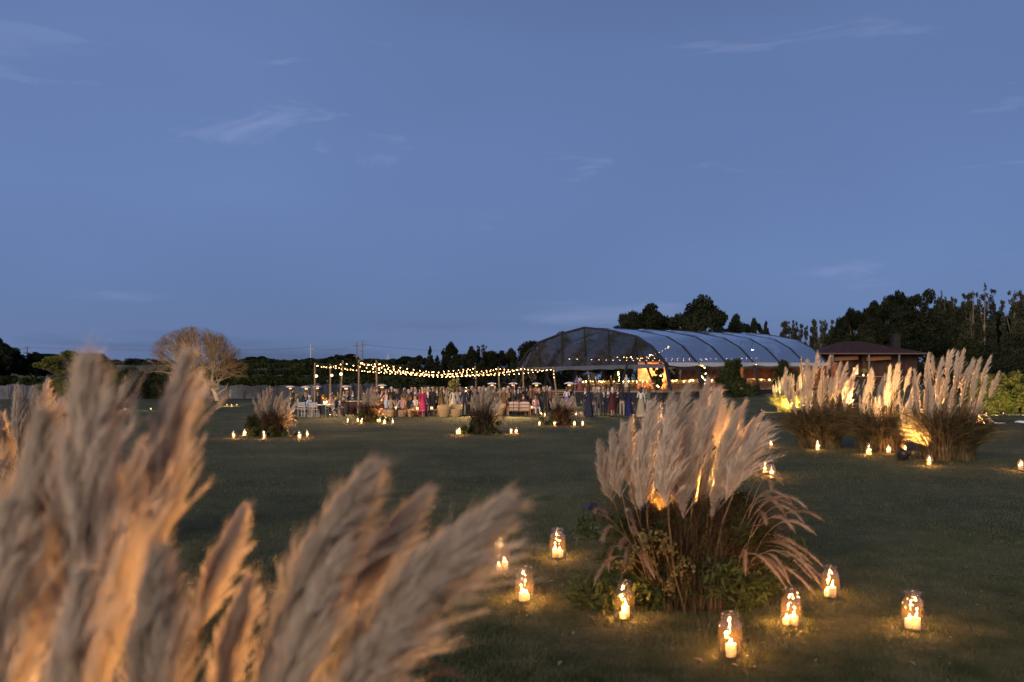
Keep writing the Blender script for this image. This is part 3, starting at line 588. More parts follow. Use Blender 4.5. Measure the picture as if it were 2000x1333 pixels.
CHAIRW = mat('chair_wood', (0.30, 0.17, 0.08), 0.6, 0.25, 9.0); LINEN = mat('linen', (0.72, 0.68, 0.60), 0.85, 0.1, 4.0)
YFLOWER = leafmat('yellow_flower', (0.55, 0.38, 0.04), (0.75, 0.66, 0.30), 0.3, 9.0)
FLAME = flamemat('flame', (1.0, 0.60, 0.22), 16.0); SMALLFLAME = emit('table_flame', (1.0, 0.52, 0.17), 40.0)
def garland_mesh(L, seed):
    r = np.random.default_rng(seed); bl = [(r.uniform(-L / 2, L / 2), r.uniform(-0.15, 0.15), 0.10 + r.uniform(0, 0.16), r.uniform(0.06, 0.14)) for i in range(int(L * 9))]
    return leaves(bl, int(L * 130), 0.09, seed)
def build_dining():
    m = MB(); m.box((0, 0, 0.46), (0.42, 0.42, 0.05))
    for sx in (-1, 1):
        m.beam((sx * .19, -.19, 0), (sx * .19, -.19, .46), .035, .035); m.beam((sx * .19, .19, 0), (sx * .18, .22, .95), .035, .035)
    for z in (0.60, 0.74, 0.90): m.beam((-.18, .215, z), (.18, .215, z), .03, .06)
    m.beam((-.19, 0, .2), (.19, 0, .2), .03, .03); chair = m.mesh('dining_chair', CHAIRW)
    spots = [(5, 3.2), (12.5, 3.2), (20, 3.2), (26.5, 3.2), (4, 7.6), (15.5, 8.2), (23, 8.2), (15.5, 13.5), (23, 13.5), (8, 18), (2.5, 13.5)]
    rz = math.atan2(TU.y, TU.x); slope = 0
    for i, (u, v) in enumerate(spots):
        L = 6.0; p = T(u, v, DECK); t = thing('dining_table', 'long candlelit dining table with pale cloth inside the clear tent', 'table', p, rz, 'dining tables in the tent')
        m = MB(); m.box((0, 0, 0.73), (L, 1.0, 0.05)); m.build('table_top', LINEN, t)
        for sx in (-L / 2 + .5, 0, L / 2 - .5):
            for sy in (-.4, .4): m = MB(); m.beam((sx, sy, 0), (sx, sy, .71), .07, .07); m.build('leg', CHAIRW, t)
        V, F = garland_mesh(5.4, 100 + i); g = thing('flower_garland', 'runner of yellow flowers and candles on a tent table', 'flowers', p + Vector((0, 0, 0.757)), rz, 'flower runners on the tent tables')
        obj('flowers', npmesh('flowers', V, F, YFLOWER), g); light('candle_light', 'POINT', p + Vector((0, 0, 1.15)), 75, (1, .58, .22), g, .05)
        for k in range(7):
            m = MB(); x = -2.6 + k * 0.86 + U(-.1, .1); y = U(-.3, .3); m.lathe([(0.03, 0), (0.03, 0.14)], 8, (x, y, 0), closed=True); c = m.build('candle', LINEN, g)
            m = MB(); m.ball((x, y, 0.20), 0.05, (1, 1, 1.5), 1); m.build('flame', SMALLFLAME, c)
        for side in (-1, 1):
            for k in range(7):
                x = -2.6 + k * 0.87 + U(-.06, .06); w = Vector((math.cos(rz) * x - math.sin(rz) * side * .72, math.sin(rz) * x + math.cos(rz) * side * .72, 0))
                q = p + w; o = obj('dining_chair', chair, None, q, (0, 0, rz + (0 if side > 0 else math.pi) + U(-.1, .1)))
                tag(o, 'wooden ladder-back chair at a dining table inside the clear tent', 'chair', 'dining chairs in the tent')
    # copper-lit backdrop
    p = XY(1274, 107); z0 = DECK + 0.15
    t = thing('copper_backdrop', 'glowing copper sheet backdrop standing inside the tent entrance', 'backdrop', (p.x, p.y, z0), -0.15)
    cm, nt, out = nmat('copper_sheet'); N, L = nt.nodes, nt.links; b = N.new('ShaderNodeBsdfPrincipled'); b.inputs['Metallic'].default_value = 0.5; b.inputs['Roughness'].default_value = 0.42
    col, f = noise_col(nt, (0.48, 0.19, 0.07), (0.80, 0.42, 0.20), 1.6, 6); L.new(col, b.inputs['Base Color']); bp = N.new('ShaderNodeBump'); bp.inputs['Strength'].default_value = 0.6; bp.inputs['Distance'].default_value = 0.15; L.new(f, bp.inputs['Height']); L.new(bp.outputs[0], b.inputs['Normal']); L.new(b.outputs[0], out.inputs[0])
    for k in range(3):
        m = MB(); m.box((-1.1 + 1.1 * k, 0.01 * (k % 2), 1.6), (1.08, 0.04, 3.1)); m.build('sheet', cm, t)
    m = MB(); m.beam((-1.68, 0.05, 0), (-1.68, 0.05, 3.2), .08, .08, (0, 1, 0)); m.beam((1.68, 0.05, 0), (1.68, 0.05, 3.2), .08, .08, (0, 1, 0)); m.beam((-1.68, .05, 3.22), (1.68, .05, 3.22), .08, .08); m.build('frame', CHAIRW, t)
    light('backdrop_glow', 'SPOT', (p.x + 0.6, p.y - 3.0, z0 + 0.3), 900, (1, .45, .14), t, 0.15, (p.x, p.y, z0 + 1.7), 85)
    light('backdrop_glow_top', 'SPOT', (p.x - 0.6, p.y - 2.2, z0 + 3.1), 500, (1, .45, .14), t, 0.15, (p.x, p.y, z0 + 1.4), 80)
    # hanging vines on two legs
    for u, v, rr, hh, lab, n in ((10.07, -1.2, 1.5, 3.4, 'big dark climbing vine covering a tent leg', 7000), (20.1, -0.8, 1.1, 3.2, 'smaller dark climbing vine on a farther tent leg', 4500)):
        p = T(u, v, 0); g = gzf(p.x, p.y); r = np.random.default_rng(int(u)); bl = []
        for k in range(46):
            f = r.random(); bl.append((r.normal(0, 0.30 * rr + 0.35 * rr * (1 - f)) + (1 - f) ** 2 * 0.8, r.normal(0, 0.3), 0.2 + f * (4.4 + tz(u) - g - 0.2), r.uniform(0.25, 0.5)))
        V, F = leaves(bl, n, 0.17, 7 + int(u)); t = thing('climbing_vine', lab, 'vine', (p.x, p.y, g)); obj('foliage', npmesh('foliage', V, F, MIDLEAF), t)
        m = MB(); m.tube([(0, 0, -0.1), (0.1, 0, 1.5), (-0.05, 0.05, 3.0), (0, 0, 4.2)], [0.10, 0.08, 0.06, 0.03], 6); m.build('stem', BARK, t)
    # garland arch of lights on the near leg, inside
    for u, v in ((1.2, 2.0), (6.2, 13.0), (9.0, 2.2)):
        p = T(u, v, DECK); r = np.random.default_rng(int(u * 10)); V, F = leaves([(r.normal(0, .25), r.normal(0, .2), 0.3 + r.random() * 2.6, r.uniform(.15, .3)) for k in range(26)], 2200, 0.12, int(u * 7) + 3)
        t = thing('leafy_column', 'leafy green flower column dotted with tiny lights inside the tent', 'flowers', p, 0, 'leafy columns inside the tent'); obj('foliage', npmesh('foliage', V, F, MIDLEAF), t)
        m = MB(); m.tube([(0, 0, 0), (0, 0, 2.8)], 0.08, 6); m.build('post', BARK, t)
        for k in range(7): m = MB(); m.ball((r.normal(0, .25), -0.35 + r.normal(0, .08), 0.4 + 2.4 * r.random()), 0.045, (1, 1, 1), 1); m.build('light', emit('fairy', (1, .62, .25), 30), t)
    # white roof spots
    for x, y, Y in ((1231, 697, 103), (1270, 693, 104), (1448, 683, 108), (1470, 683, 109)):
        p = P(x, y, Y); t = thing('stage_light', 'small bright white stage light hung under the clear tent roof', 'stage light', p, 0, 'white lights under the tent roof')
        m = MB(); m.lathe([(0.05, 0.35), (0.13, 0.30), (0.16, 0.0)], 10); m.tube([(0, 0, .33), (0, 0, 1.0)], .025, 5); m.build('housing', mat('black_metal', (0.02, 0.02, 0.022), 0.5), t)
        m = MB(); m.ball((0, 0, -0.02), 0.14, (1, 1, .6), 1); m.build('lens', emit('white_lens', (0.85, 0.92, 1.0), 16), t)
build_dining()

BULB = emit('bulb_glow', (1.0, 0.48, 0.16), 12.0); CABLE = mat('cable', (0.03, 0.03, 0.03), 0.6)
_b = MB(); _b.ball((0, 0, -0.09), 0.034, (1, 1, 1.1), 1); BULBM = _b.mesh('bulb', BULB, True)
_b = MB(); _b.ball((0, 0, -0.16), 0.10, (1, 1, 1.0), 2); BIGBULBM = _b.mesh('bulb', emit('big_bulb_glow', (1.0, 0.66, 0.34), 5.0), True)
def string_light(a, b, sag, n, label, group='festoon strings over the lounge', bulb=None):
    a, b = Vector(a), Vector(b); t = thing('string_light', label, 'string light', (0, 0, 0), 0, group)
    q = [a.lerp(b, k / 20) + Vector((0, 0, -4 * sag * (k / 20) * (1 - k / 20))) for k in range(21)]
    m = MB(); m.tube(q, 0.016, 4); m.build('cable', CABLE, t)
    for k in range(n):
        f = (k + 0.5 + U(-.03, .03)) / n; p = a.lerp(b, f) + Vector((0, 0, -4 * sag * f * (1 - f))); obj('bulb', bulb or BULBM, t, p)
def build_strings():
    wood = mat('post_wood', (0.26, 0.17, 0.10), 0.8, 0.25, 3.0); tp = {}
    for k, x, yt, Y, lx in (('A', 615, 712, 74, .05), ('B', 645, 714, 78, .0), ('C', 670, 708, 68, .35), ('D', 701, 706, 63.5, .06), ('E', 735, 708, 67, -.03), ('F', 928, 718, 84, -.15), ('G', 973, 719, 88, -.15), ('H', 1021, 719, 89, -.1), ('I', 1080, 720, 86, -.45)):
        top = P(x, yt, Y); g = gzf(top.x - lx, Y); t = thing('light_pole', 'rough timber pole carrying the string lights', 'pole', (top.x - lx, Y, g), 0, 'poles carrying the string lights')
        m = MB(); m.tube([(0, 0, -0.2), (lx * .5 + .03, 0, (top.z - g) * .5), (lx, 0, top.z - g + .12)], [0.085, 0.075, 0.065], 7); m.build('shaft', wood, t); tp[k] = top
    for a, b, s, n in (('A', 'F', .50, 30), ('B', 'G', .66, 32), ('C', 'H', .78, 34), ('D', 'G', .90, 32), ('D', 'H', .84, 34), ('E', 'F', .72, 24), ('E', 'I', .70, 32), ('A', 'C', .22, 6), ('D', 'E', .15, 5), ('H', 'I', .12, 8), ('G', 'H', .10, 6)):
        nm = {'A': 'leftmost pole', 'B': 'second pole', 'C': 'leaning pole', 'D': 'nearest pole', 'E': 'fifth pole', 'F': 'pole behind the crowd', 'G': 'middle far pole', 'H': 'pole before the tent', 'I': 'tilted pole at the tent mouth'}
        string_light(tp[a], tp[b], s, n, 'bulb string from the %s to the %s' % (nm[a], nm[b]))
    mid = XY(890, 62) + Vector((0, 0, 1.0))
    for k, e, tx in (('C', 1300, 700), ('D', 1500, 770), ('E', 2000, 840), ('F', 2400, 880), ('G', 2400, 950), ('H', 2400, 1010), ('I', 1800, 1090)):  # added pole spots brighten the crowd under the strings
        q = tp[k] + Vector((0, -.12, -.25)); t = thing('added_pole_spot', 'added warm spotlight clamped near the top of a string light pole', 'spotlight', q, 0, 'added spotlights on the poles'); m = MB(); m.lathe([(.03, .14), (.07, .10), (.08, -.04)], 10); m.build('head', mat('spot_black', (.02, .02, .022), .5), t)
        light('spot_beam', 'SPOT', q + Vector((0, 0, -.02)), e, (1, .54, .20), t, .03, XY(tx, 58) + Vector((0, 0, .8)), 115, .8)
    for i, (x, y, Y) in enumerate(((618, 731, 73), (648, 730, 77), (666, 727, 67))):
        p = P(x, y, Y); t = thing('globe_lamp', 'single large glowing globe bulb hanging low beside a left-hand pole', 'lamp', p, 0, 'globe bulbs on the left poles')
        obj('bulb', BIGBULBM, t); m = MB(); m.tube([(0, 0, 0), (0, 0, .55)], .012, 4); m.build('cord', CABLE, t)
    p = tp['I']
    string_light(p + Vector((.06, -.12, 0)), p + Vector((.10, -.12, -.9)), 0, 3, 'three bulbs dangling from the tilted pole at the tent mouth')
    # strings inside the tent, along the eaves and across the roof
    g = 'strings inside the tent'
    for j, (v, z, n) in enumerate(((0.6, 4.28, 60), (8.0, 5.2, 26), (16.0, 5.2, 22))):
        string_light(T(0.5, v, z), T(TL * (.62 if j == 0 else .9), v, z), .15, n, ('dense row of warm bulbs along the near eave', 'bulb string under the middle of the roof', 'bulb string under the farther side of the roof')[j] + ' inside the tent', g)
    string_light(T(.4, 2.0, 4.3), T(.4, 14.0, 4.25), .2, 14, 'bulb string along the tent entrance beam', g)
    string_light(T(2.5, 1.5, 6.3), T(6.5, 12.5, 5.4), .7, 16, 'drooping bulb string under the roof behind the gable', g)
build_strings()

# ------------------------------------------------------------------ red-roofed building
def build_house():
    Y = 119.0; xl, xr = (1598 - CX) * Y / FPX, (1816 - CX) * Y / FPX; ze = P(0, 690, Y).z; zr = P(0, 666, Y).z + .2; g = 1.4; dp = 11.0
    t = thing('red_roofed_house', 'low timber building with dark red hipped roof and open veranda', 'building')
    m = MB(); xa = xl + (xr - xl) * .36; xb = xl + (xr - xl) * .52
    e = [(xl, Y, ze), (xr, Y, ze), (xr, Y + dp, ze), (xl, Y + dp, ze)]; m.add(e + [(xa, Y + dp / 2, zr), (xb, Y + dp / 2, zr)] + [(p[0], p[1], p[2] - .18) for p in e], [(0, 1, 5, 4), (1, 2, 5), (2, 3, 4, 5), (3, 0, 4), (0, 6, 7, 1), (1, 7, 8, 2), (2, 8, 9, 3), (3, 9, 6, 0), (9, 8, 7, 6)])
    rf = m.build('roof', mat('red_roof', (0.032, 0.012, 0.0115), 0.8, 0.25, 1.5, 0.3, coord='Position'), t)
    ch = P(1749, 660, Y + 4); m = MB(); m.box((ch.x, Y + 4, ch.z - .9), (.95, .95, 2.6)); m.box((ch.x, Y + 4, ch.z + .45), (1.15, 1.15, .16)); m.build('chimney', mat('chimney', (0.012, 0.012, 0.013), 0.8), rf)
    m = MB(); m.box(((xl + xr) / 2, Y - .02, ze - .06), (xr - xl, .06, .14)); m.build('fascia', mat('fascia', (0.10, 0.07, 0.055), 0.7), t)
    wm = mat('house_timber', (0.040, 0.020, 0.014), 0.8, 0.3, 1.2, coord='Position')
    yw = Y + 2.6; n = 24; w = (xr - xl - 1) / n
    for k in range(n):
        x = xl + .5 + (k + .5) * w
        if not (abs(x - (1673 - CX) * yw / FPX) < .5): m = MB(); m.box((x, yw, (g + ze) / 2), (w - .03, .12 + .02 * (k % 2), ze - g - .2)); m.build('wall_board', wm, t)
    m = MB(); m.box(((xl + xr) / 2, yw + 1.2, (g + ze) / 2), (xr - xl - 1, .1, ze - g - .1)); m.build('back_wall', wm, t)
    for px in (1699, 1758, 1628):
        x = (px - CX) * Y / FPX; m = MB(); m.tube([(x, Y + .25, g), (x, Y + .25, ze - .1)], .13, 8); m.build('veranda_post', mat('post_grey', (0.15, 0.13, 0.12), 0.8), t)
    for px, s in ((1660, 40), (1725, 46)):
        x = (px - CX) * Y / FPX; m = MB(); m.beam((x - 1.6, Y + 1.5, ze - .75), (x + 1.6, Y + 1.5, ze - .55), .3, .5); m.build('veranda_beam', mat('warm_beam', (0.20, 0.09, 0.045), 0.7), t)
    p = P(1672, 725, Y + 2.3); wd_ = MB(); wd_.box((p.x, Y + 2.45, p.z), (.72, .08, .95)); f = wd_.build('window', mat('win_frame', (0.35, 0.28, 0.2), 0.6), t)
    for sx in (-1, 1):
        for sz in (-1, 1): m = MB(); m.box((p.x + sx * .16, Y + 2.40, p.z + sz * .22), (.29, .03, .40)); m.build('pane', emit('lit_window', (1.0, 0.74, 0.34), 1.5), f)
    light('veranda_glow', 'POINT', (p.x + 1.5, Y + 1.2, ze - 1.4), 12, WARM, t, .1)
    # counter with small candles and dried leaves on it
    c = thing('bar_counter', 'wooden counter on the veranda beside the lit window', 'counter', (p.x + 1.8, Y + 1.4, g)); m = MB(); m.box((0, 0, p.z - g - .75), (4.0, .6, .08)); m.build('counter_top', CHAIRW, c); m = MB(); m.box((0, .1, (p.z - g - .8) / 2), (3.8, .4, p.z - g - .8)); m.build('counter_front', wm, c)
    for dx in (.3, .9, 1.4):
        q = thing('tea_light', 'small glowing tea light on the veranda counter', 'candle', (p.x + dx + .3, Y + 1.3, p.z - .70), 0, 'tea lights on the veranda counter'); m = MB(); m.lathe([(.05, 0), (.06, .1)], 8); m.build('cup', LINEN, q); m = MB(); m.ball((0, 0, .12), .06, (1, 1, 1), 1); m.build('flame', SMALLFLAME, q)
    for px in (1687, 1748):
        b = P(px, 727, Y + 1.4); q = thing('leaf_vase', 'vase of dry palm leaves on the veranda counter' if px < 1700 else 'vase of dry palm leaves at the veranda end', 'plant', (b.x, b.y, p.z - .70)); m = MB(); m.lathe([(.12, 0), (.16, .2), (.1, .4)], 10); m.build('vase', CHAIRW, q)
        m = MB()
        for k in range(11):
            a = -1.3 + k * .26; m.add([(0, 0, .38), (.55 * math.sin(a) - .05, .05 * k % .2, .4 + .55 * math.cos(a)), (1.0 * math.sin(a), 0, .38 + .72 * math.cos(a)), (.55 * math.sin(a) + .05, 0, .36 + .55 * math.cos(a))], [(0, 1, 2, 3)])
        m.build('leaves', leafmat('dry_palm', (.25, .2, .08), (.4, .32, .14), .3, 3), q)
build_house()

# ------------------------------------------------------------------ pampas grass
PLUME = leafmat('plume', (0.49, 0.41, 0.325), (0.62, 0.535, 0.44), 0.42, 6.0, 0.18, 'Object')
STALK = leafmat('stalk', (0.11, 0.078, 0.042), (0.21, 0.155, 0.085), 0.2, 8.0, 0.2, 'Object')
DRYBLADE = leafmat('dry_blade', (0.040, 0.036, 0.020), (0.15, 0.12, 0.065), 0.3, 5.0, 0.1, 'Object')
BROWNBLADE = leafmat('brown_blade', (0.032, 0.025, 0.017), (0.105, 0.076, 0.048), 0.3, 6.0, 0.1, 'Object')
SPIKEM = leafmat('foxtail', (0.25, 0.185, 0.135), (0.40, 0.31, 0.235), 0.35, 12.0, 0.15, 'Object')
SHRUBLEAF = leafmat('shrub_leaf', (0.028, 0.042, 0.016), (0.075, 0.095, 0.036), 0.3, 9.0, 0.1, 'Object')
SPRIGLEAF = leafmat('sprig_leaf', (0.10, 0.09, 0.035), (0.24, 0.20, 0.085), 0.35, 9.0, 0.1, 'Object')
def unit(a): return a / np.maximum(np.linalg.norm(a, axis=-1, keepdims=True), 1e-9)
def plume_mesh(seed, nb, nh, hw, hl=0.13, wd=0.30, bend=0.18, wisp=0.10):
    r = np.random.default_rng(seed); t = np.sort(r.uniform(0.0, 0.95, nb))
    pos = np.stack([bend * (t * t - t), 0 * t, t], 1); tan = unit(np.stack([bend * (2 * t - 1), 0 * t, 1 + 0 * t], 1))
    ph = r.normal(0.0, 1.25, nb) + np.where(r.random(nb) < 0.3, np.pi, 0)
    rad = np.stack([np.cos(ph), np.sin(ph), 0 * ph], 1); side = np.cos(ph); tooth = (r.random(nb) < .16) & (side > .25); al = (r.uniform(0.08, 0.34, nb) * (1.3 - t) + np.where(tooth, .20, 0))[:, None]
    d = unit(tan * np.cos(al) + rad * np.sin(al)); bl = wd * np.interp(t, [0, .10, .28, .55, .80, 1], [.62, .96, 1, .66, .36, .12]) * r.uniform(.7, 1.12, nb) * (.88 + .22 * side + np.where(tooth, .18, 0))
    s = r.uniform(0.02, 1.0, (nb, nh)) ** 0.8
    B = pos[:, None] + bl[:, None, None] * (d[:, None] * s[..., None] + (rad * 0.12)[:, None] * (s ** 2)[..., None]) + np.array([0.06, 0, -0.03]) * (s ** 2)[..., None] * bl[:, None, None]
    hd = unit(d[:, None] * 0.95 + r.normal(0, 0.19, (nb, nh, 3)) + np.array([0.05, 0, 0.10]))
    ln = hl * r.uniform(.45, 1.2, (nb, nh, 1)) * (0.75 + 0.5 * np.interp(t, [0, .3, .7, 1], [.8, 1, .7, .1]))[:, None, None]
    ln = ln * np.where(r.random((nb, nh, 1)) < wisp, 1.9, 1.0)
    tip = B + hd * ln + np.array([0.10, 0, -0.10]) * ln; mid = B + hd * ln * .5
    w = np.cross(hd, r.normal(0, 1, (nb, nh, 3))); w = unit(w) * hw
    V = np.stack([B - w, B + w, mid + w * .8, mid - w * .8, tip], 2).reshape(-1, 3); n = nb * nh
    o = np.arange(n)[:, None] * 5; F = np.concatenate([o + np.array([[0, 1, 2]]), o + np.array([[0, 2, 3]]), o + np.array([[3, 2, 4]])], 0)
    return npmesh('plume', V, F, PLUME)
PL = {'hi': [plume_mesh(100 + i, 340, 66, 0.0011, 0.085, 0.40 + .05 * (i % 2), .14, .08) for i in range(4)],
      'mid': [plume_mesh(200 + i, 170, 34, 0.0019, 0.09, 0.34 + .04 * (i % 3), .12 + .05 * (i % 2)) for i in range(5)],
      'low': [plume_mesh(300 + i, 90, 24, 0.0050, 0.10, 0.34 + .04 * (i % 3)) for i in range(4)]}
def put_plume(t, base, tip, lod='mid', wind=(1, -0.25, 0), fat=1.0, root=None, seed=None, rs=0.006):
    base, tip = Vector(base), Vector(tip); x, y, z = frame(tip - base, wind); L = (tip - base).length; me = PL[lod][R.randrange(len(PL[lod]))]
    o = obj('plume', me, t); M = Matrix((x * L * fat, y * L * fat, z * L)).transposed().to_4x4(); M.translation = base - t.location; o.matrix_local = M
    if root is not None:
        root = Vector(root); d = (tip - base).normalized(); m = MB(); c = base - d * (base - root).length * .45
        pts = [root.lerp(c, f).lerp(c.lerp(base + d * L * .8, f), f) - t.location for f in (0, .3, .6, .85, 1)]
        m.tube(pts, [rs * 1.3, rs * 1.1, rs, rs * .8, rs * .4], 4, False); m.build('stalk', STALK, t)
    return o
def blades(n, seed, r0, Lr, reach, hgt, w, az=None, lean=(0, 0), dro=(.35, 1.25)):
    g = np.random.default_rng(seed); a = g.uniform(0, 6.283, n) if az is None else g.normal(az[0], az[1], n); q = r0 * np.sqrt(g.random(n)); b0 = g.uniform(0, 6.283, n)
    base = np.stack([q * np.cos(b0), q * np.sin(b0), 0 * q], 1); out = np.stack([np.cos(a), np.sin(a), 0 * a], 1); side = np.stack([-np.sin(a), np.cos(a), 0 * a], 1)
    tw = g.normal(0, .7, n); side = side * np.cos(tw)[:, None] + np.array([0, 0, 1]) * np.sin(tw)[:, None]
    k = g.uniform(Lr[0], Lr[1], n); re = g.uniform(reach[0], reach[1], n) * k; h = g.uniform(hgt[0], hgt[1], n) * k; dr = g.uniform(dro[0], dro[1], n); S = np.linspace(0, 1, 7); V = []
    for s in S:
        c = base + out * (re * s ** 1.5)[:, None]; c[:, 2] = h * (s * (1 + dr) - dr * s * s * 1.05); c[:, 0] += lean[0] * s * s; c[:, 1] += lean[1] * s * s; c[:, 2] = np.maximum(c[:, 2], 0.01)
        ww = side * (w * (1 - s ** 2 * .92))[..., None] if np.ndim(w) else side * (w * (1 - .92 * s * s)); V += [c - ww, c + ww]
    V = np.stack(V, 1).reshape(-1, 3); o = np.arange(n)[:, None] * 14
    F = np.concatenate([o + np.array([[2 * i, 2 * i + 1, 2 * i + 3, 2 * i + 2]]) for i in range(6)], 0); return V, F
def stuffpart(name, me, t): o = obj(name, me, t); o['kind'] = 'stuff'; return o
def spike(t, root, ctrl, tip, seed, head=0.42, fat=0.026):
    r = np.random.default_rng(seed); A, B, C = (np.array(Vector(p) - t.location) for p in (root, ctrl, tip)); s = np.linspace(0, 1, 12)[:, None]
    c = A * (1 - s) ** 2 + 2 * B * s * (1 - s) + C * s ** 2; m = MB(); m.tube([Vector(p) for p in c], [.003] * 11 + [.001], 3, False)
    n = 340; f = 1 - head * r.random(n)[:, None]; p = A * (1 - f) ** 2 + 2 * B * f * (1 - f) + C * f ** 2; dr = unit(2 * (B - A) * (1 - f) + 2 * (C - B) * f)
    rd = unit(np.cross(dr, r.normal(0, 1, (n, 3)))); taper = np.clip((1 - f) / head * 5, .25, 1) * np.clip((f - 1 + head) / head * 5, .3, 1)
    e = p + (dr * 1.5 + rd) * fat * taper * r.uniform(.7, 1.3, (n, 1)); w = np.cross(dr, rd) * .0022
    for i in range(n): m.add([p[i] - w[i], p[i] + w[i], e[i]], [(0, 1, 2)])
    m.build('spike', SPIKEM, t)
FLOODM = mat('black_lamp', (0.015, 0.015, 0.017), 0.4)
def floodlight(loc, target, energy, color, label, cone=95, size=1.0, glow=True, group='ground floodlights', rad=0.06):
    loc, target = Vector(loc), Vector(target); t = thing('floodlight', label, 'floodlight', loc, 0, group); sz = loc.z - gzf(loc.x, loc.y); d = (target - loc - Vector((0, 0, .16 * size))).normalized(); c = Vector((0, 0, .16 * size)); q = d.to_track_quat('Z', 'Y').to_matrix()
    m = MB(); m.lathe([(.04, -.14), (.10, -.12), (.125, -.02), (.13, .06), (.115, .06)], 14, sx=size, sy=size, closed=False); m.v = [tuple(q @ Vector((v[0], v[1], v[2] * size)) + c) for v in m.v]; m.build('housing', FLOODM, t, True)
    m = MB(); m.lathe([(.0, .035), (.112, .035)], 14, sx=size, sy=size); m.v = [tuple(q @ Vector((v[0], v[1], v[2] * size)) + c) for v in m.v]; m.build('lens', emit('flood_lens', (1.0, .55, .18), 1.8), t)
    m = MB(); m.beam((-.14 * size, 0, 0.02), (-.14 * size, 0, .18 * size), .02, .03); m.beam((.14 * size, 0, 0.02), (.14 * size, 0, .18 * size), .02, .03); m.box((0, 0, .012), (.30 * size, .12 * size, .022)); m.build('bracket', FLOODM, t)
    if sz > .1: m = MB(); m.tube([(0, 0, -sz), (0, 0, .01)], .012, 6); m.build('stake', FLOODM, t)
    light('flood_beam', 'SPOT', loc + c + d * .05 * size, energy, color, t, min(rad, .02), target, cone, .6); return t
ORANGE = (1.0, 0.47, 0.14)

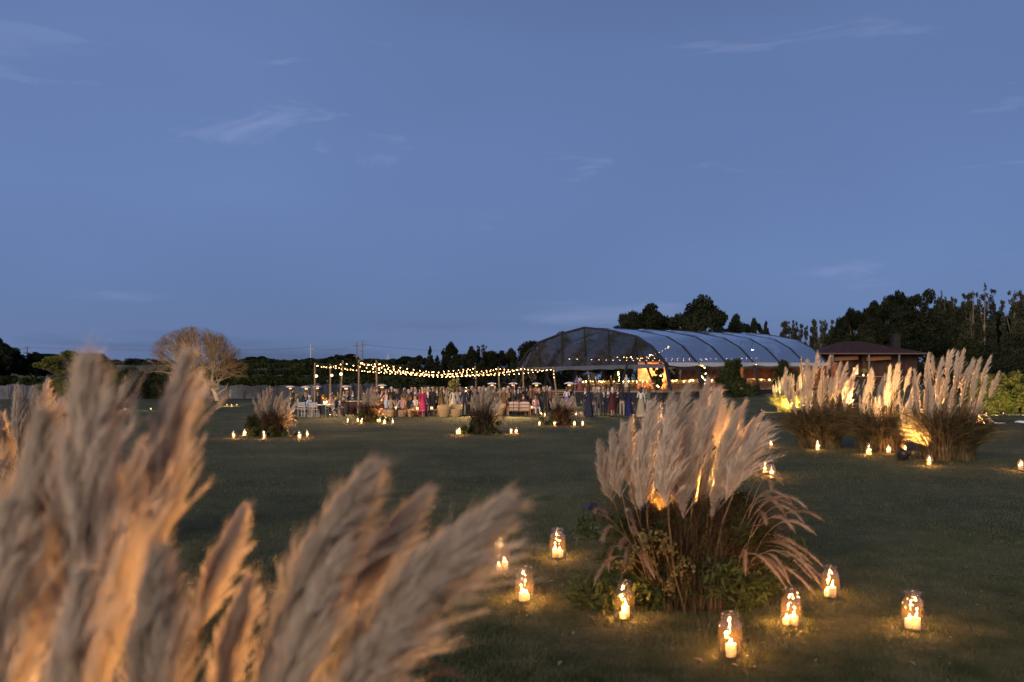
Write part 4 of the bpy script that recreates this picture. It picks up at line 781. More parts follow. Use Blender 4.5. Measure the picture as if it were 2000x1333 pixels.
def main_clump():
    c = G(1345, 1172); c.z = 0; Y0 = c.y
    t = thing('pampas_arrangement', 'tall pampas grass arrangement with drooping foxtails ringed by near jars', 'pampas grass', c)
    L = [(1167, 866, 1193, 965, 7.1, 1.2), (1193, 846, 1210, 958, 7.0, 1.1), (1215, 829, 1229, 934, 7.1, 1.1), (1232, 820, 1226, 930, 7.5, .9), (1269, 794, 1254, 985, 6.9, 1.0), (1283, 797, 1272, 905, 7.7, 1.0), (1309, 776, 1297, 965, 6.95, .9),
         (1341, 757, 1306, 914, 7.1, 1.0), (1358, 788, 1342, 905, 7.5, .9), (1380, 746, 1360, 868, 7.5, .9), (1400, 763, 1373, 884, 7.2, 1.1), (1411, 785, 1402, 865, 7.8, .9), (1430, 787, 1417, 862, 7.8, .9), (1456, 783, 1426, 866, 7.7, .9), (1438, 803, 1402, 940, 7.0, 1.0),
         (1489, 807, 1445, 857, 7.8, .7), (1493, 831, 1424, 966, 6.85, 1.15), (1307, 800, 1301, 978, 6.7, 1.25), (1362, 860, 1352, 1000, 7.5, 1.0), (1415, 894, 1392, 1000, 7.0, .8), (1384, 870, 1376, 990, 7.4, .9), (1330, 820, 1328, 975, 7.2, 1.0), (1248, 850, 1243, 985, 7.3, .9), (1470, 822, 1436, 905, 7.5, .9), (1345, 850, 1335, 1000, 7.0, .9), (1372, 800, 1350, 950, 7.0, 1.0), (1446, 850, 1414, 970, 7.3, .9), (1320, 790, 1312, 900, 7.6, 1.0)]
    for x, y, bx, by, Y, fat in L:
        f = (bx - 1340) / 160; put_plume(t, P(bx - (x - bx) * .12, by + 18, Y), P(x, y, Y + U(-.12, .12)), 'mid', (1, -.3, 0), fat * U(.92, 1.16), c + Vector((f * .30 + U(-.05, .05), (Y - Y0) * .5 + U(-.05, .05), .02)))
    V, F = blades(4600, 3, .46, (.50, 1.05), (.15, .80), (.70, 1.0), .0050); stuffpart('dry_grass', npmesh('dry_grass', V, F, BROWNBLADE), t)
    V, F = blades(260, 13, .34, (.55, 1.0), (.05, .55), (.75, 1.0), .0046, None, (0, -.12)); V[:, 1] -= .24; V[:, 0] *= 1.25; stuffpart('front_grass', npmesh('front_grass', V, F, BROWNBLADE), t)
    V, F = blades(380, 4, .36, (.8, 1.15), (.05, .40), (.80, 1.0), .0042); stuffpart('straw', npmesh('straw', V, F, STALK), t)
    g = np.random.default_rng(6)
    bl = [(g.normal(.0, .33), g.normal(-.02, .26), abs(g.normal(.22, .2)) + .05, g.uniform(.09, .17)) for i in range(60)] + [(g.normal(.36, .14), g.normal(-.12, .12), g.uniform(.35, .80), g.uniform(.07, .13)) for i in range(30)] + [(g.normal(-.05, .30), g.normal(-.30, .08), g.uniform(.10, .70), g.uniform(.08, .13)) for i in range(44)]
    V, F = leaves(bl, 19000, .026, 9, 1, 3.0); stuffpart('leaves', npmesh('leaves', V, F, SHRUBLEAF), t)
    for i, (x, y) in enumerate(((1228, 1090), (1252, 1062), (1268, 1086), (1300, 1080), (1325, 1100), (1344, 1120), (1270, 1048), (1215, 1098), (1310, 1140), (1295, 1058))):
        q = P(x, y, 6.72 + U(-.1, .2)) - c; m = MB(); m.tube([(q.x * .4, q.y * .4, .05), (q.x * .8, q.y * .8, q.z * .7), q], .003, 3, False); o = m.build('sprig', SPRIGLEAF, t)
        V, F = leaves([(q.x + U(-.04, .04), q.y, q.z + U(-.06, .06), .05) for k in range(4)], 46, .026, 300 + i, 1, 1.3); obj('sprig_leaves', npmesh('sprig_leaves', V, F, SPRIGLEAF), o)
    tips = [(1531, 947), (1508, 959), (1546, 981), (1579, 997), (1610, 1018), (1571, 1023), (1595, 1046), (1497, 1026), (1537, 1013), (1587, 1102), (1607, 1107), (1579, 1110), (1560, 1067), (1616, 1139), (1605, 1148), (1535, 1148), (1545, 1143), (1596, 1168), (1456, 1123), (1540, 1132), (1572, 1080), (1553, 1040), (1520, 990), (1562, 1000), (1530, 1060), (1585, 1130)]
    for i, (x, y) in enumerate(tips):
        Y = U(6.7, 7.4); spike(t, c + Vector((U(.15, .4), U(-.2, .15), .02)), P(1462 + U(-20, 30) + (x - 1530) * .25, y - 95 + U(-25, 20) + max(0, y - 1060) * -.6, Y), P(x, y, Y), 500 + i, .40)
    for i, (x, y) in enumerate(((1189, 1118), (1220, 1114), (1210, 1072), (1160, 1144), (1279, 1130), (1260, 1082), (1226, 1000), (1176, 1060), (1240, 1040), (1166, 1000))):
        Y = U(6.6, 6.95); spike(t, c + Vector((U(-.3, -.1), U(-.2, .1), .02)), P(1215 + U(-30, 20) + (x - 1210) * .4, 975 + U(-10, 40), Y), P(x, y, Y), 560 + i, .42, .028)
    for dx, dy, z, e, lab in ((.10, .10, .72, 120, 'small black uplight glowing inside the big near pampas arrangement'), (-.24, .08, .66, 110, 'second small uplight among the left stems of the near arrangement'), (.30, .22, .74, 120, 'third small uplight among the right stems of the near arrangement'), (.02, .55, .60, 240, 'fourth small uplight behind the near arrangement')):
        floodlight((c.x + dx, c.y + dy, z), (c.x + dx * .8, c.y + dy * .5, 1.6), e, ORANGE, lab, 150, .35)
main_clump()

def near_clump():
    c = Vector((-0.62, 1.95, 0)); t = thing('pampas_arrangement', 'blurred close-up pampas plumes filling the lower left corner', 'pampas grass', c)
    #   tip x,y      base x,y       depth fat
    L = [(78, 806, 56, 1370, 1.62, .82), (160, 704, 196, 1400, 1.58, .86), (215, 900, 226, 1300, 1.70, .72), (357, 694, 296, 1110, 1.72, .72), (268, 872, 272, 1190, 1.80, .72), (297, 1076, 300, 1560, 1.42, 1.0), (473, 990, 374, 1250, 1.78, .80), (482, 1128, 424, 1400, 1.74, .85),
         (718, 906, 506, 1370, 1.60, 1.0), (830, 955, 640, 1240, 1.70, .82), (986, 971, 632, 1370, 1.56, .95), (660, 1070, 520, 1480, 1.50, .90), (828, 1150, 600, 1500, 1.50, .90), (10, 980, 0, 1500, 1.46, .95), (150, 1120, 140, 1600, 1.42, .9), (545, 1210, 500, 1600, 1.60, .9), (-40, 900, -40, 1400, 1.6, .8)]
    for x, y, bx, by, Y, fat in L:
        put_plume(t, P(bx, by, Y), P(x + (bx - x) * .035, y + (by - y) * .035, Y + U(-.03, .03)), 'hi', (1, -.25, .0), fat * 1.12, c + Vector((U(-.2, .2), U(-.2, .2), .02)), rs=.005)
    V, F = blades(700, 31, .3, (.8, 1.2), (.2, .6), (.7, 1.0), .004); stuffpart('dry_grass', npmesh('dry_grass', V, F, BROWNBLADE), t)
    for i, (x, y) in enumerate(((860, 1300), (905, 1322), (800, 1345), (830, 1290))):
        spike(t, c + Vector((.1, 0, .05)), P(700 + 30 * i, 1210, 1.9), P(x, y, 1.9), 600 + i, .3, .008)
    floodlight((-.79, 2.42, .74), (-.95, 1.70, 1.45), 80, ORANGE, 'small added uplight glowing among the stems of the blurred foreground pampas', 120, .5)  # added lamp below the frame, lights these plumes from behind
    floodlight((-.60, 2.30, .72), (-.50, 1.65, 1.35), 65, ORANGE, 'second small added uplight behind the right-leaning foreground plumes', 110, .5)  # added lamp behind the right-leaning plumes
    floodlight((-1.28, 2.45, .74), (-1.30, 1.75, 1.5), 50, ORANGE, 'third small added uplight at the left edge behind the foreground plumes', 110, .5)  # added lamp for the plumes at the left edge
near_clump()

def arrangement(x, y, label, n, spread, htop, lod, seed, lean=0.0, glow=None, extra=None, bushy=0.5, spikes=0, lights=True):
    c = G(x, y); rr = random.Random(seed); t = thing('pampas_arrangement', label, 'pampas grass', c, 0, 'pampas arrangements on the lawn')
    for i in range(n):
        f = (i + .5) / n * 2 - 1; f += rr.uniform(-.15, .15); h = htop * rr.uniform(.74, 1.0) * (1 - .16 * f * f); Lh = rr.uniform(.5, .75); dy = rr.uniform(-.22, .22)
        tip = c + Vector((f * spread + lean, dy, h)); base = c + Vector((f * spread * .52 + lean * .4, dy * .8, h - Lh)); put_plume(t, base, tip, lod, (1, -.2, 0), rr.uniform(.8, 1.05), c + Vector((f * .22, dy * .5, .02)), rs=.008)
    k = max(1.0, c.y / 9); V, F = blades(900, seed, .34, (.6, 1.1), (.1, .7), (.7, 1.05), .0036 * k); stuffpart('dry_grass', npmesh('dry_grass', V, F, BROWNBLADE), t)
    g = np.random.default_rng(seed); V, F = leaves([(g.normal(-.1, .34), g.normal(0, .25), abs(g.normal(.12, .12)) + .04, g.uniform(.08, .15)) for i in range(24)], 1100, .04 * k ** .5, seed + 1, 1, 2.0); stuffpart('leaves', npmesh('leaves', V, F, SHRUBLEAF), t)
    for i in range(spikes):
        a = rr.uniform(.2, 1.0); h0 = rr.uniform(.55, .95); spike(t, c + Vector((.15, 0, .02)), c + Vector((.35 + a * .2, rr.uniform(-.2, .1), h0 + .15)), c + Vector((.6 + a * .35, rr.uniform(-.3, .2), h0 * rr.uniform(.2, .8))), seed * 31 + i, .5, .03)
    if glow:
        for j, (dx, dy, e) in enumerate(glow): floodlight(c + Vector((dx, dy, 0)), c + Vector((dx * .25, dy * .1, 1.5)), e, ORANGE, '%s uplight beside the %s' % ('small' if j == 0 else 'second small', label.split(' with')[0].replace('pampas arrangement', 'pampas clump')), 90, .7, rad=.04)
    return t
arrangement(62, 1092, 'orange-lit pampas arrangement with upright plumes behind the foreground plumes at left', 17, .62, 1.93, 'mid', 71, .05, ((.75, .45, 330), (.1, .7, 260)))
arrangement(532, 851, 'pampas arrangement with a green shrub left of the dining table on the lawn', 16, .75, 1.85, 'low', 72, .1, ((.15, .6, 170), (.75, .3, 150)), spikes=12)
arrangement(722, 825, 'pampas arrangement with brightly lit right side before the seated guests', 13, .55, 1.78, 'low', 73, .15, ((.9, -.15, 260),), spikes=8)
arrangement(942, 850, 'pampas arrangement with one bright plume before the wicker tub chairs', 15, .60, 1.80, 'low', 74, .1, ((.25, .6, 170),), spikes=9)
arrangement(1095, 831, 'small pampas arrangement with orange heart before the tent steps', 13, .60, 1.52, 'low', 75, .05, ((.0, .5, 110),), spikes=8)
# leafy shrub beside the left arrangement
_p = G(497, 849); tree('shrub', 'small leafy green shrub left of the pampas arrangement on the lawn', 'bush', 4, _p, .95, .75, MIDLEAF, None, 'shrub')

def wild_clump(x, y, label, n, wl, wr, h0, h1, seed, blade=DRYBLADE, nb=1500, lod='low', Lh=(.45, .7), mound=1.0):
    c = G(x, y) if y > 760 else XY(x, -y); rr = random.Random(seed); t = thing('pampas_clump', label, 'pampas grass', c, 0, 'wild pampas clumps on the right')
    k = max(1.0, c.y / 10)
    for i in range(n):
        f = -1 + 2 * (i + rr.random()) / n; sx = (wr if f > 0 else wl) * f; dy = rr.uniform(-.6, .6) * mound; h = rr.uniform(h0, h1) * (1 - .12 * f * f); L = rr.uniform(*Lh) * 1.15
        tip = c + Vector((sx + rr.uniform(-.04, .14), dy, h)); base = c + Vector((sx * .86, dy * .9, h - L)); put_plume(t, base, tip, lod, (1, -.2, 0), rr.uniform(.62, .88), c + Vector((sx * .45, dy * .5, .05)), rs=.010)
    V, F = blades(int(nb * 1.3), seed, .55 * mound, (.9, 1.6), (.35, .95), (.45, .85), .0050 * k ** .7, dro=(.8, 1.7)); stuffpart('leaf_blades', npmesh('leaf_blades', V, F, blade), t); return t, c
GREENBLADE = leafmat('green_blade', (0.10, 0.095, 0.03), (0.24, 0.20, 0.075), 0.3, 4.0, .1, 'Object')
w1, c1 = wild_clump(1600, 876, 'wide wild pampas clump with pinkish plumes, leftmost of the three big ones', 46, 1.0, .95, 1.7, 2.75, 81, nb=2600)
w2, c2 = wild_clump(1722, 884, 'wild pampas clump with a leaning bunch of bright plumes, middle of three', 26, .55, .75, 1.5, 2.45, 82, nb=1500)
w3, c3 = wild_clump(1852, 902, 'largest wild pampas clump with curling lit leaves beside the black floodlight', 44, .95, 1.05, 1.35, 2.62, 83, nb=2800)
w4, c4 = wild_clump(1545, 806, 'brightly floodlit yellow pampas clump behind the left big clump', 30, 1.25, 1.25, 2.0, 2.75, 84, GREENBLADE, 1500, Lh=(.5, .8), mound=1.6)
w5, c5 = wild_clump(1662, 812, 'dim unlit pampas clump in the gap before the red-roofed building', 20, 1.3, 1.3, 1.7, 2.6, 85, DRYBLADE, 900, mound=1.5)
# curling leaves caught by the floodlight on the big clump
V, F = blades(260, 90, .25, (1.0, 1.5), (.35, .9), (.6, .9), .012, (2.9, .8), (0, -.15)); V[:, 0] -= .35; V[:, 1] -= .35; stuffpart('curling_leaves', npmesh('curling_leaves', V, F, STALK), w3)
fl = G(1765, 903); floodlight(fl, c3 + Vector((-.30, -.2, 1.6)), 520, (1, .56, .20), 'large black floodlight on the lawn beside the biggest pampas clump', 95, 1.1)
floodlight((9.78, 22.95, 1.15), c2 + Vector((-.1, 0, 1.95)), 330, (1, .54, .20), 'added staked uplight before the middle wild pampas clump', 95, .6)  # added lamp to light the middle clump's plumes
floodlight((10.15, 22.55, 1.05), c3 + Vector((.05, .1, 1.95)), 420, ORANGE, 'added staked uplight hidden behind the biggest wild pampas clump', 110, .6)  # added unseen lamp, backlights the biggest clump
floodlight((8.95, 27.35, 1.1), c1 + Vector((.0, .1, 2.1)), 380, ORANGE, 'added staked uplight hidden behind the leftmost wild pampas clump', 110, .6)  # added unseen lamp, backlights the leftmost clump
floodlight((9.62, 25.5, 1.15), c1 + Vector((.4, .1, 2.1)), 250, ORANGE, 'added staked uplight between the left and middle wild pampas clumps', 95, .6)  # added lamp for the right side of the leftmost plumes
floodlight(c4 + Vector((-.5, -1.9, 0)), c4 + Vector((.1, 0, 1.4)), 2600, (1, .70, .24), 'bright floodlight at the foot of the yellow pampas clump', 90, 1.0)
floodlight(c4 + Vector((-2.4, -.9, 0)), c4 + Vector((.2, 0, .8)), 700, (1, .70, .24), 'low floodlight left of the yellow pampas clump', 90, 1.0)

# hedge on the right with its lights
def hedge():
    Y = 62; g = np.random.default_rng(77); bl = []
    for k in range(150):
        X = g.uniform(31.5, 41); bl.append((X, Y + g.uniform(0, 2.2), g.uniform(.2, 2.6) * (1 - .10 * abs(math.sin(X))), g.uniform(.35, .6)))
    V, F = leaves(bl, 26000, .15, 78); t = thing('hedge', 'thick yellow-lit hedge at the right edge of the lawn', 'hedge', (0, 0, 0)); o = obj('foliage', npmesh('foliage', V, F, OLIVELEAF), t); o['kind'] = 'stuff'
    m = MB()
    for X in (32.5, 35, 37.5, 40): m.tube([(X, Y + 1.2, 0), (X + .1, Y + 1.2, 1.6)], [.1, .05], 6)
    m.build('stems', BARK, t)
    for x, e in ((1958, 700), (2010, 500), (1925, 350)):
        p = XY(x, 57.6); floodlight(p, p + Vector((.3, 4.6, .9)), e, (1, .76, .28), 'small floodlight on the lawn before the lit hedge', 120, 1.0, group='floodlights before the hedge', rad=.1)
hedge()
# floodlights for the left trees
for x, y, tx, tY, tzz, e, lab in ((244, 799, 200, 116, 3.0, 3600, 'floodlight on the lawn left of centre under the layered trees'), (294, 797, 222, 112, 2.5, 1800, 'floodlight on the lawn right of the layered trees'), (443, 788, 416, 124, 4.6, 4600, 'leftmost of three floodlights before the bare tree'), (452, 787, 430, 124, 6.0, 2600, 'middle of three floodlights before the bare tree'), (462, 788, 400, 124, 4.0, 1500, 'rightmost of three floodlights before the bare tree')):
    p = XY(x, 96 if y < 790 else 76); q = XY(tx, tY); q.z += tzz; floodlight(p, q, e * .95, (1, .70, .30), lab, 60, 1.5, group='floodlights before the left trees', rad=.12)

# ------------------------------------------------------------------ candle jars and lanterns
def wax_material():
    m, nt, out = nmat('wax'); N, L = nt.nodes, nt.links; d = N.new('ShaderNodeBsdfDiffuse'); d.inputs[0].default_value = (.88, .78, .60, 1); tr = N.new('ShaderNodeBsdfTranslucent'); tr.inputs[0].default_value = (.95, .72, .42, 1)
    mx = N.new('ShaderNodeMixShader'); mx.inputs[0].default_value = .6; L.new(d.outputs[0], mx.inputs[1]); L.new(tr.outputs[0], mx.inputs[2]); L.new(mx.outputs[0], out.inputs[0]); return m
WAX = wax_material(); GLASS = clearmat('jar_glass', (.97, .96, .94), .06, .60, .03, .010, (.9, .72, .5), False); WICK = mat('wick', (.03, .025, .02), .9)
def jar_meshes(n):
    # outline of a preserving jar: foot, straight wall, shoulder, neck and rolled rim (unit height)
    m = MB(); m.lathe([(0.0, .012), (.20, .012), (.255, .02), (.272, .05), (.275, .30), (.272, .66), (.262, .72), (.225, .785), (.192, .825), (.188, .86), (.20, .885), (.188, .90), (.19, .955)], n); body = m.mesh('glass_body', GLASS, True)
    m = MB(); m.lathe([(.19, .95), (.208, .955), (.213, .972), (.208, .992), (.192, .998), (.182, .985), (.184, .96)], n); rim = m.mesh('rim', GLASS, True); return body, rim
JAR = {'near': jar_meshes(40), 'far': jar_meshes(14)}
def candle_meshes(r, h, n):
    m = MB(); m.lathe([(0, 0), (r * .96, 0), (r, .003), (r, h - .006), (r * .93, h), (r * .80, h - .004), (r * .55, h - .009), (0, h - .010)], n); wax = m.mesh('wax', WAX, True)
    m = MB(); m.tube([(0, 0, h - .011), (.001, 0, h), (.003, 0, h + .008)], .0012, 4); wick = m.mesh('wick', WICK)
    m = MB(); m.lathe([(.0, 0), (.004, .002), (.0068, .007), (.0058, .015), (.0026, .024), (.0, .031)], 10, (0.002, 0, h + .003)); fl = m.mesh('flame', FLAME, True); return wax, wick, fl
CAN = {'near': [candle_meshes(.032, .066, 24), candle_meshes(.028, .046, 24), candle_meshes(.030, .082, 24)], 'far': [candle_meshes(.040, .070, 10), candle_meshes(.036, .055, 10)]}
_m = MB(); _m.ball((0, 0, 0), .03, (1, 1, 1.5), 1); 
def jar(x, y, hpx, where, lod, ncan, seed, e=2.6, grp='candle jars on the lawn'):
    p = G(x, y); h = hpx * p.y / FPX / .985; h = min(max(h, .17), .34); rr = random.Random(seed); lit = 'glass candle jar ' + where
    t = thing('glass_jar', lit, 'jar', p + Vector((0, 0, .004)), rr.uniform(0, 6), grp, h); b, r = JAR[lod]; obj('glass_body', b, t); obj('rim', r, t)
    rad = .275 * h; a0 = rr.uniform(0, 6.28)
    for i in range(ncan):
        a = a0 + i * 6.283 / max(ncan, 1) + rr.uniform(-.4, .4); d = (rad - .042) * (rr.uniform(.6, 1) if ncan > 1 else .25); q = p + Vector((math.cos(a) * d, math.sin(a) * d, .012 * h + .008))
        ms = CAN[lod][(i + seed) % len(CAN[lod])]; c = thing('candle', ('%s candle in the jar ' % ('first', 'second', 'third')[i]) + where, 'candle', q, rr.uniform(0, 6), 'candles in the jars')
        wx = obj('wax', ms[0], c); obj('wick', ms[1], c); f = obj('flame', ms[2], c)
        if lod == 'far': f.scale = (2.4, 2.4, 1.35)
        hz = max(v.co.z for v in ms[0].vertices); en = e / ncan if lod == 'near' else (e if i == 0 else 0)
        if en: light('candle_light', 'POINT', q + Vector((0, 0, hz + .040)), en, (1, .40, .10), c, .006)
        light('added_wax_glow', 'POINT', q + Vector((0, 0, hz * .72)), .09 if lod == 'near' else .18, (1, .50, .18), c, .004)  # added lamp inside the wax stands in for flame light glowing through
NEARJ = [(979, 1116, 60, 'left of the big near arrangement, below the far lantern', 2), (1089, 1090, 56, 'just left of the big near arrangement, farther back', 2), (1024, 1175, 66, 'with flared top, third from left in front', 2), (1219, 1209, 72, 'glowing brightest before the near arrangement', 2), (1426, 1283, 84, 'nearest to the viewer at bottom centre right', 2), (1545, 1224, 70, 'below the drooping foxtails', 2), (1622, 1168, 60, 'touched by the foxtail tips', 3), (1783, 1231, 73, 'standing alone at the lower right', 2)]
for i, (x, y, h, w, n) in enumerate(NEARJ): jar(x, y, h, w, 'near', n, 10 + i, 7.0 + 2.5 * (i % 3))
jar(1484, 1108, 46, 'half hidden under the foxtails of the near arrangement', 'near', 1, 30, 6); jar(232, 943, 40, 'behind the foreground plumes at left', 'near', 2, 31, 9)
for i, (x, y, h, w) in enumerate(((1494, 927, 25, 'right of the near plumes, back one of a close pair'), (1507, 934, 27, 'right of the near plumes, front one of a close pair'), (1488, 868, 15, 'behind the near plume tips, left one'), (1506, 874, 14, 'behind the near plume tips, right one'), (1597, 881, 18, 'before the leftmost wild pampas clump'), (1697, 891, 22, 'tallest of three before the middle wild clump'), (1712, 881, 16, 'rear one of three before the middle wild clump'), (1736, 888, 18, 'right one of three before the middle wild clump'), (1815, 913, 21, 'before the biggest wild clump'), (1994, 922, 21, 'cut by the right edge'), (1768, 886, 14, 'in the shadow behind the black floodlight'))):
    jar(x, y, h, w, 'far', 2 if i % 2 else 1, 40 + i, 10)
for k, (nm, L) in enumerate((('by the arrangement left of the diners', ((456, 855, 15), (478, 850, 14), (516, 857, 16), (548, 849, 12), (561, 850, 14), (585, 857, 16), (600, 853, 14))), ('by the brightly lit arrangement', ((679, 827, 10), (699, 826, 10), (706, 829, 10), (737, 825, 10), (741, 826, 10), (751, 829, 11), (767, 828, 10))), ('by the arrangement before the tub chairs', ((893, 852, 13), (897, 850, 13), (955, 849, 12), (964, 846, 12), (998, 850, 12), (1008, 850, 12))), ('by the small arrangement before the tent', ((1054, 832, 10), (1071, 829, 10), (1083, 833, 10), (1122, 833, 10), (1138, 832, 10), (1057, 812, 9), (1064, 814, 9), (1125, 813, 9))))):
    for i, (x, y, h) in enumerate(L): jar(x, y, h, nm, 'far', 1 + (i % 2), 70 + 10 * k + i, 8)
def lantern(p, h, label, lit=False, rz=.3):
    t = thing('lantern', label, 'lantern', p, rz, 'black metal lanterns'); w = h * .52; ir = FLOODM
    m = MB(); m.box((0, 0, .02 * h), (w, w, .04 * h)); m.build('base', ir, t)
    m = MB(); 
    for sx in (-1, 1):
        for sy in (-1, 1): m.beam((sx * w * .44, sy * w * .44, .04 * h), (sx * w * .44, sy * w * .44, .70 * h), .05 * w, .05 * w, (0, 1, 0))
    m.beam((-w * .44, -w * .44, .38 * h), (w * .44, -w * .44, .38 * h), .03 * w, .03 * w); m.build('frame', ir, t)
    m = MB(); s = w * .42; m.box((0, 0, .37 * h), (2 * s, 2 * s, .64 * h)); m.build('glass', GLASS, t)
    m = MB(); m.lathe([(w * .78, .70 * h), (w * .74, .73 * h), (w * .22, .88 * h), (w * .2, .92 * h), (0, .93 * h)], 4); m.v = [tuple(Matrix.Rotation(math.pi / 4, 3, 'Z') @ Vector(v)) for v in m.v]; m.build('roof', ir, t)
    m = MB(); m.tube([(w * .14 * math.cos(a), 0, .94 * h + w * .14 * math.sin(a)) for a in [k * .524 for k in range(13)]], .012 * h, 5); m.build('handle', ir, t)
    if lit: m = MB(); m.lathe([(0, 0), (.05 * h, 0), (.05 * h, .2 * h), (0, .2 * h)], 10, (0, 0, .045 * h)); m.build('candle', WAX, t); light('lantern_light', 'POINT', Vector(p) + Vector((0, 0, .34 * h)), 2, WARM, t, .015)
lantern(G(1157, 1034), .36, 'black metal lantern behind the left side of the near pampas arrangement'); lantern(G(577, 833), .42, 'dark lantern right of the arrangement by the dining table', True)

# ------------------------------------------------------------------ people
SKIN = [mat('skin_a', (.37, .215, .145), .55, .08), mat('skin_b', (.30, .17, .105), .55, .08), mat('skin_c', (.43, .265, .185), .55, .08)]
HAIR = [mat('hair_dark', (.025, .018, .013), .5), mat('hair_brown', (.09, .05, .028), .5), mat('hair_blond', (.34, .22, .10), .5), mat('hair_grey', (.42, .40, .38), .6)]
CL = {n: mat('cloth_' + n.replace(' ', '_'), c, .85, .15, 7.0) for n, c in {'white': (.50, .47, .43), 'pale blue': (.40, .50, .68), 'black': (.018, .018, .020), 'navy': (.013, .017, .036), 'charcoal': (.05, .052, .058), 'grey': (.10, .10, .105), 'brown': (.13, .075, .045), 'beige': (.30, .24, .165), 'magenta': (.15, .006, .06), 'orange': (.40, .13, .04), 'royal blue': (.010, .012, .07), 'blue': (.05, .10, .30), 'purple': (.20, .13, .34), 'rust red': (.22, .05, .04), 'pink': (.44, .25, .24), 'olive': (.13, .13, .06), 'cream': (.46, .40, .30), 'gold': (.34, .21, .06), 'dark red': (.075, .012, .015)}.items()}
SHOE = mat('shoe', (.03, .022, .018), .5)
PROTO = {}
def person_mesh(pose, sex):
    key = (pose, sex)
    if key in PROTO: return PROTO[key]
    f = sex == 'f'; V = []; E = []; Rd = []; Rg = []
    def v(p, r, e=None, g=0):
        V.append(p); Rd.append(r if isinstance(r, tuple) else (r, r)); Rg.append(g)
        if e is not None: E.append((e, len(V) - 1))
        return len(V) - 1
    sit = pose.startswith('sit'); dz = -.47 if sit else 0
    pel = v((0, 0, .96 + dz), (.135, .10) if not f else (.14, .105), None, 2)
    wa = v((0, .005, 1.12 + dz), (.115, .085) if f else (.13, .095), pel, 1); ch = v((0, 0, 1.30 + dz), (.135, .10) if f else (.16, .11), wa, 1); sh = v((0, .01, 1.42 + dz), (.10, .075), ch, 1)
    nk = v((0, .0, 1.50 + dz), .048, sh, 0); jw = v((0, -.02, 1.575 + dz), (.056, .062), nk, 0); hd = v((0, -.01, 1.655 + dz), (.076, .088), jw, 0); cr = v((0, 0, 1.72 + dz), (.062, .072), hd, 0); v((0, .0, 1.755 + dz), (.03, .035), cr, 0); v((0, -.108, 1.615 + dz), (.013, .012), jw, 0)
    sw = .155 if f else .18
    for s in (-1, 1):
        so = v((s * sw, .01, 1.415 + dz), .052 if f else .062, sh, 1)
        bent = (pose in ('glass', 'talk') and s == 1) or (pose == 'talk' and s == -1) or sit or pose == 'phone'
        if bent:
            el = v((s * (sw + .055), .05 if not sit else -.02, 1.15 + dz), .040, so, 1)
            if sit: wr = v((s * .13, -.30, 1.06 + dz), .028, el, 1); dirn = Vector((-s * .2, -1, -.25))
            elif pose == 'phone': wr = v((s * .08, -.22, 1.35 + dz), .028, el, 1); dirn = Vector((-s * .2, -.4, 1))
            else: wr = v((s * .15, -.20, 1.20 + dz), .028, el, 1); dirn = Vector((-s * .3, -1, .35))
        else: el = v((s * (sw + .06), .03, 1.14 + dz), .040, so, 1); wr = v((s * (sw + .07), -.03, .89 + dz), .028, el, 1); dirn = Vector((0, -.12, -1))
        dirn.normalize(); w0 = Vector(V[wr]); pm = v(tuple(w0 + dirn * .085), (.034, .020), wr, 0); ax = Vector((s, 0, 0)) if not bent else Vector((0, 0, 1)).cross(dirn).normalized()
        for k, (o, L) in enumerate(((-.027, .075), (-.009, .088), (.009, .083), (.027, .062))):
            a = v(tuple(w0 + dirn * (.09 + L * .5) + ax * o + Vector((0, -.006, 0))), .0088, pm, 0); v(tuple(w0 + dirn * (.088 + L) + ax * o * .9 + Vector((0, -.022, 0))), .0078, a, 0)
        a = v(tuple(w0 + dirn * .07 - ax * s * .04 * (1 if bent else 1) + Vector((0, -.012, 0))), .0098, pm, 0); v(tuple(w0 + dirn * .115 - ax * s * .052 + Vector((0, -.02, 0))), .0085, a, 0)
        hx = .088; hp = v((s * hx, 0, .90 + dz), .092 if not f else .095, pel, 2)
        if sit: kn = v((s * .12, -.43, .50), .062, hp, 2); an = v((s * .13, -.42 - .04 * s, .10), .042, kn, 2)
        else: st = .09 * s if pose in ('glass', 'phone') else .02; kn = v((s * .10, -.02 + st * .3, .50), .060, hp, 2); an = v((s * .11, .03 + st, .095), .041, kn, 2)
        hl = V[an]; v((hl[0] + s * .01, hl[1] - .075, .05), .038, an, 3) ; v((hl[0] + s * .02, hl[1] - .16, .036), .030, len(V) - 1, 3)
    me = bpy.data.meshes.new('person'); me.from_pydata(V, E, []); o = bpy.data.objects.new('tmp', me); COL.objects.link(o)
    sk = o.modifiers.new('Skin', 'SKIN'); sk.use_smooth_shade = True; sk.branch_smoothing = .4
    for i, d in enumerate(me.skin_vertices[0].data): d.radius = Rd[i]; d.use_root = (i == 0)
    sb = o.modifiers.new('Sub', 'SUBSURF'); sb.levels = 1; sb.render_levels = 1
    dg = bpy.context.evaluated_depsgraph_get(); dg.update(); ev = o.evaluated_get(dg); m2 = bpy.data.meshes.new_from_object(ev); bpy.data.objects.remove(o); m2.name = 'person'
    A = np.array([V[a] for a, b in E]); B = np.array([V[b] for a, b in E]); g = np.array([Rg[b] for a, b in E]); co = np.array([p.center[:] for p in m2.polygons])
    AB = B - A; tt = np.clip(((co[:, None] - A) * AB).sum(2) / np.maximum((AB * AB).sum(1), 1e-9), 0, 1); D = np.linalg.norm(co[:, None] - (A + tt[..., None] * AB), axis=2); mi = g[np.argmin(D, 1)]
    fr = (co[:, 1] < -.05) & (np.abs(co[:, 0]) < .045) & (co[:, 2] > 1.15 + dz) & (co[:, 2] < 1.49 + dz) & (mi == 1); mi = np.where(fr & (not f), 4, mi)
    m2.materials.clear()
    for i in range(5): m2.materials.append(SKIN[0])
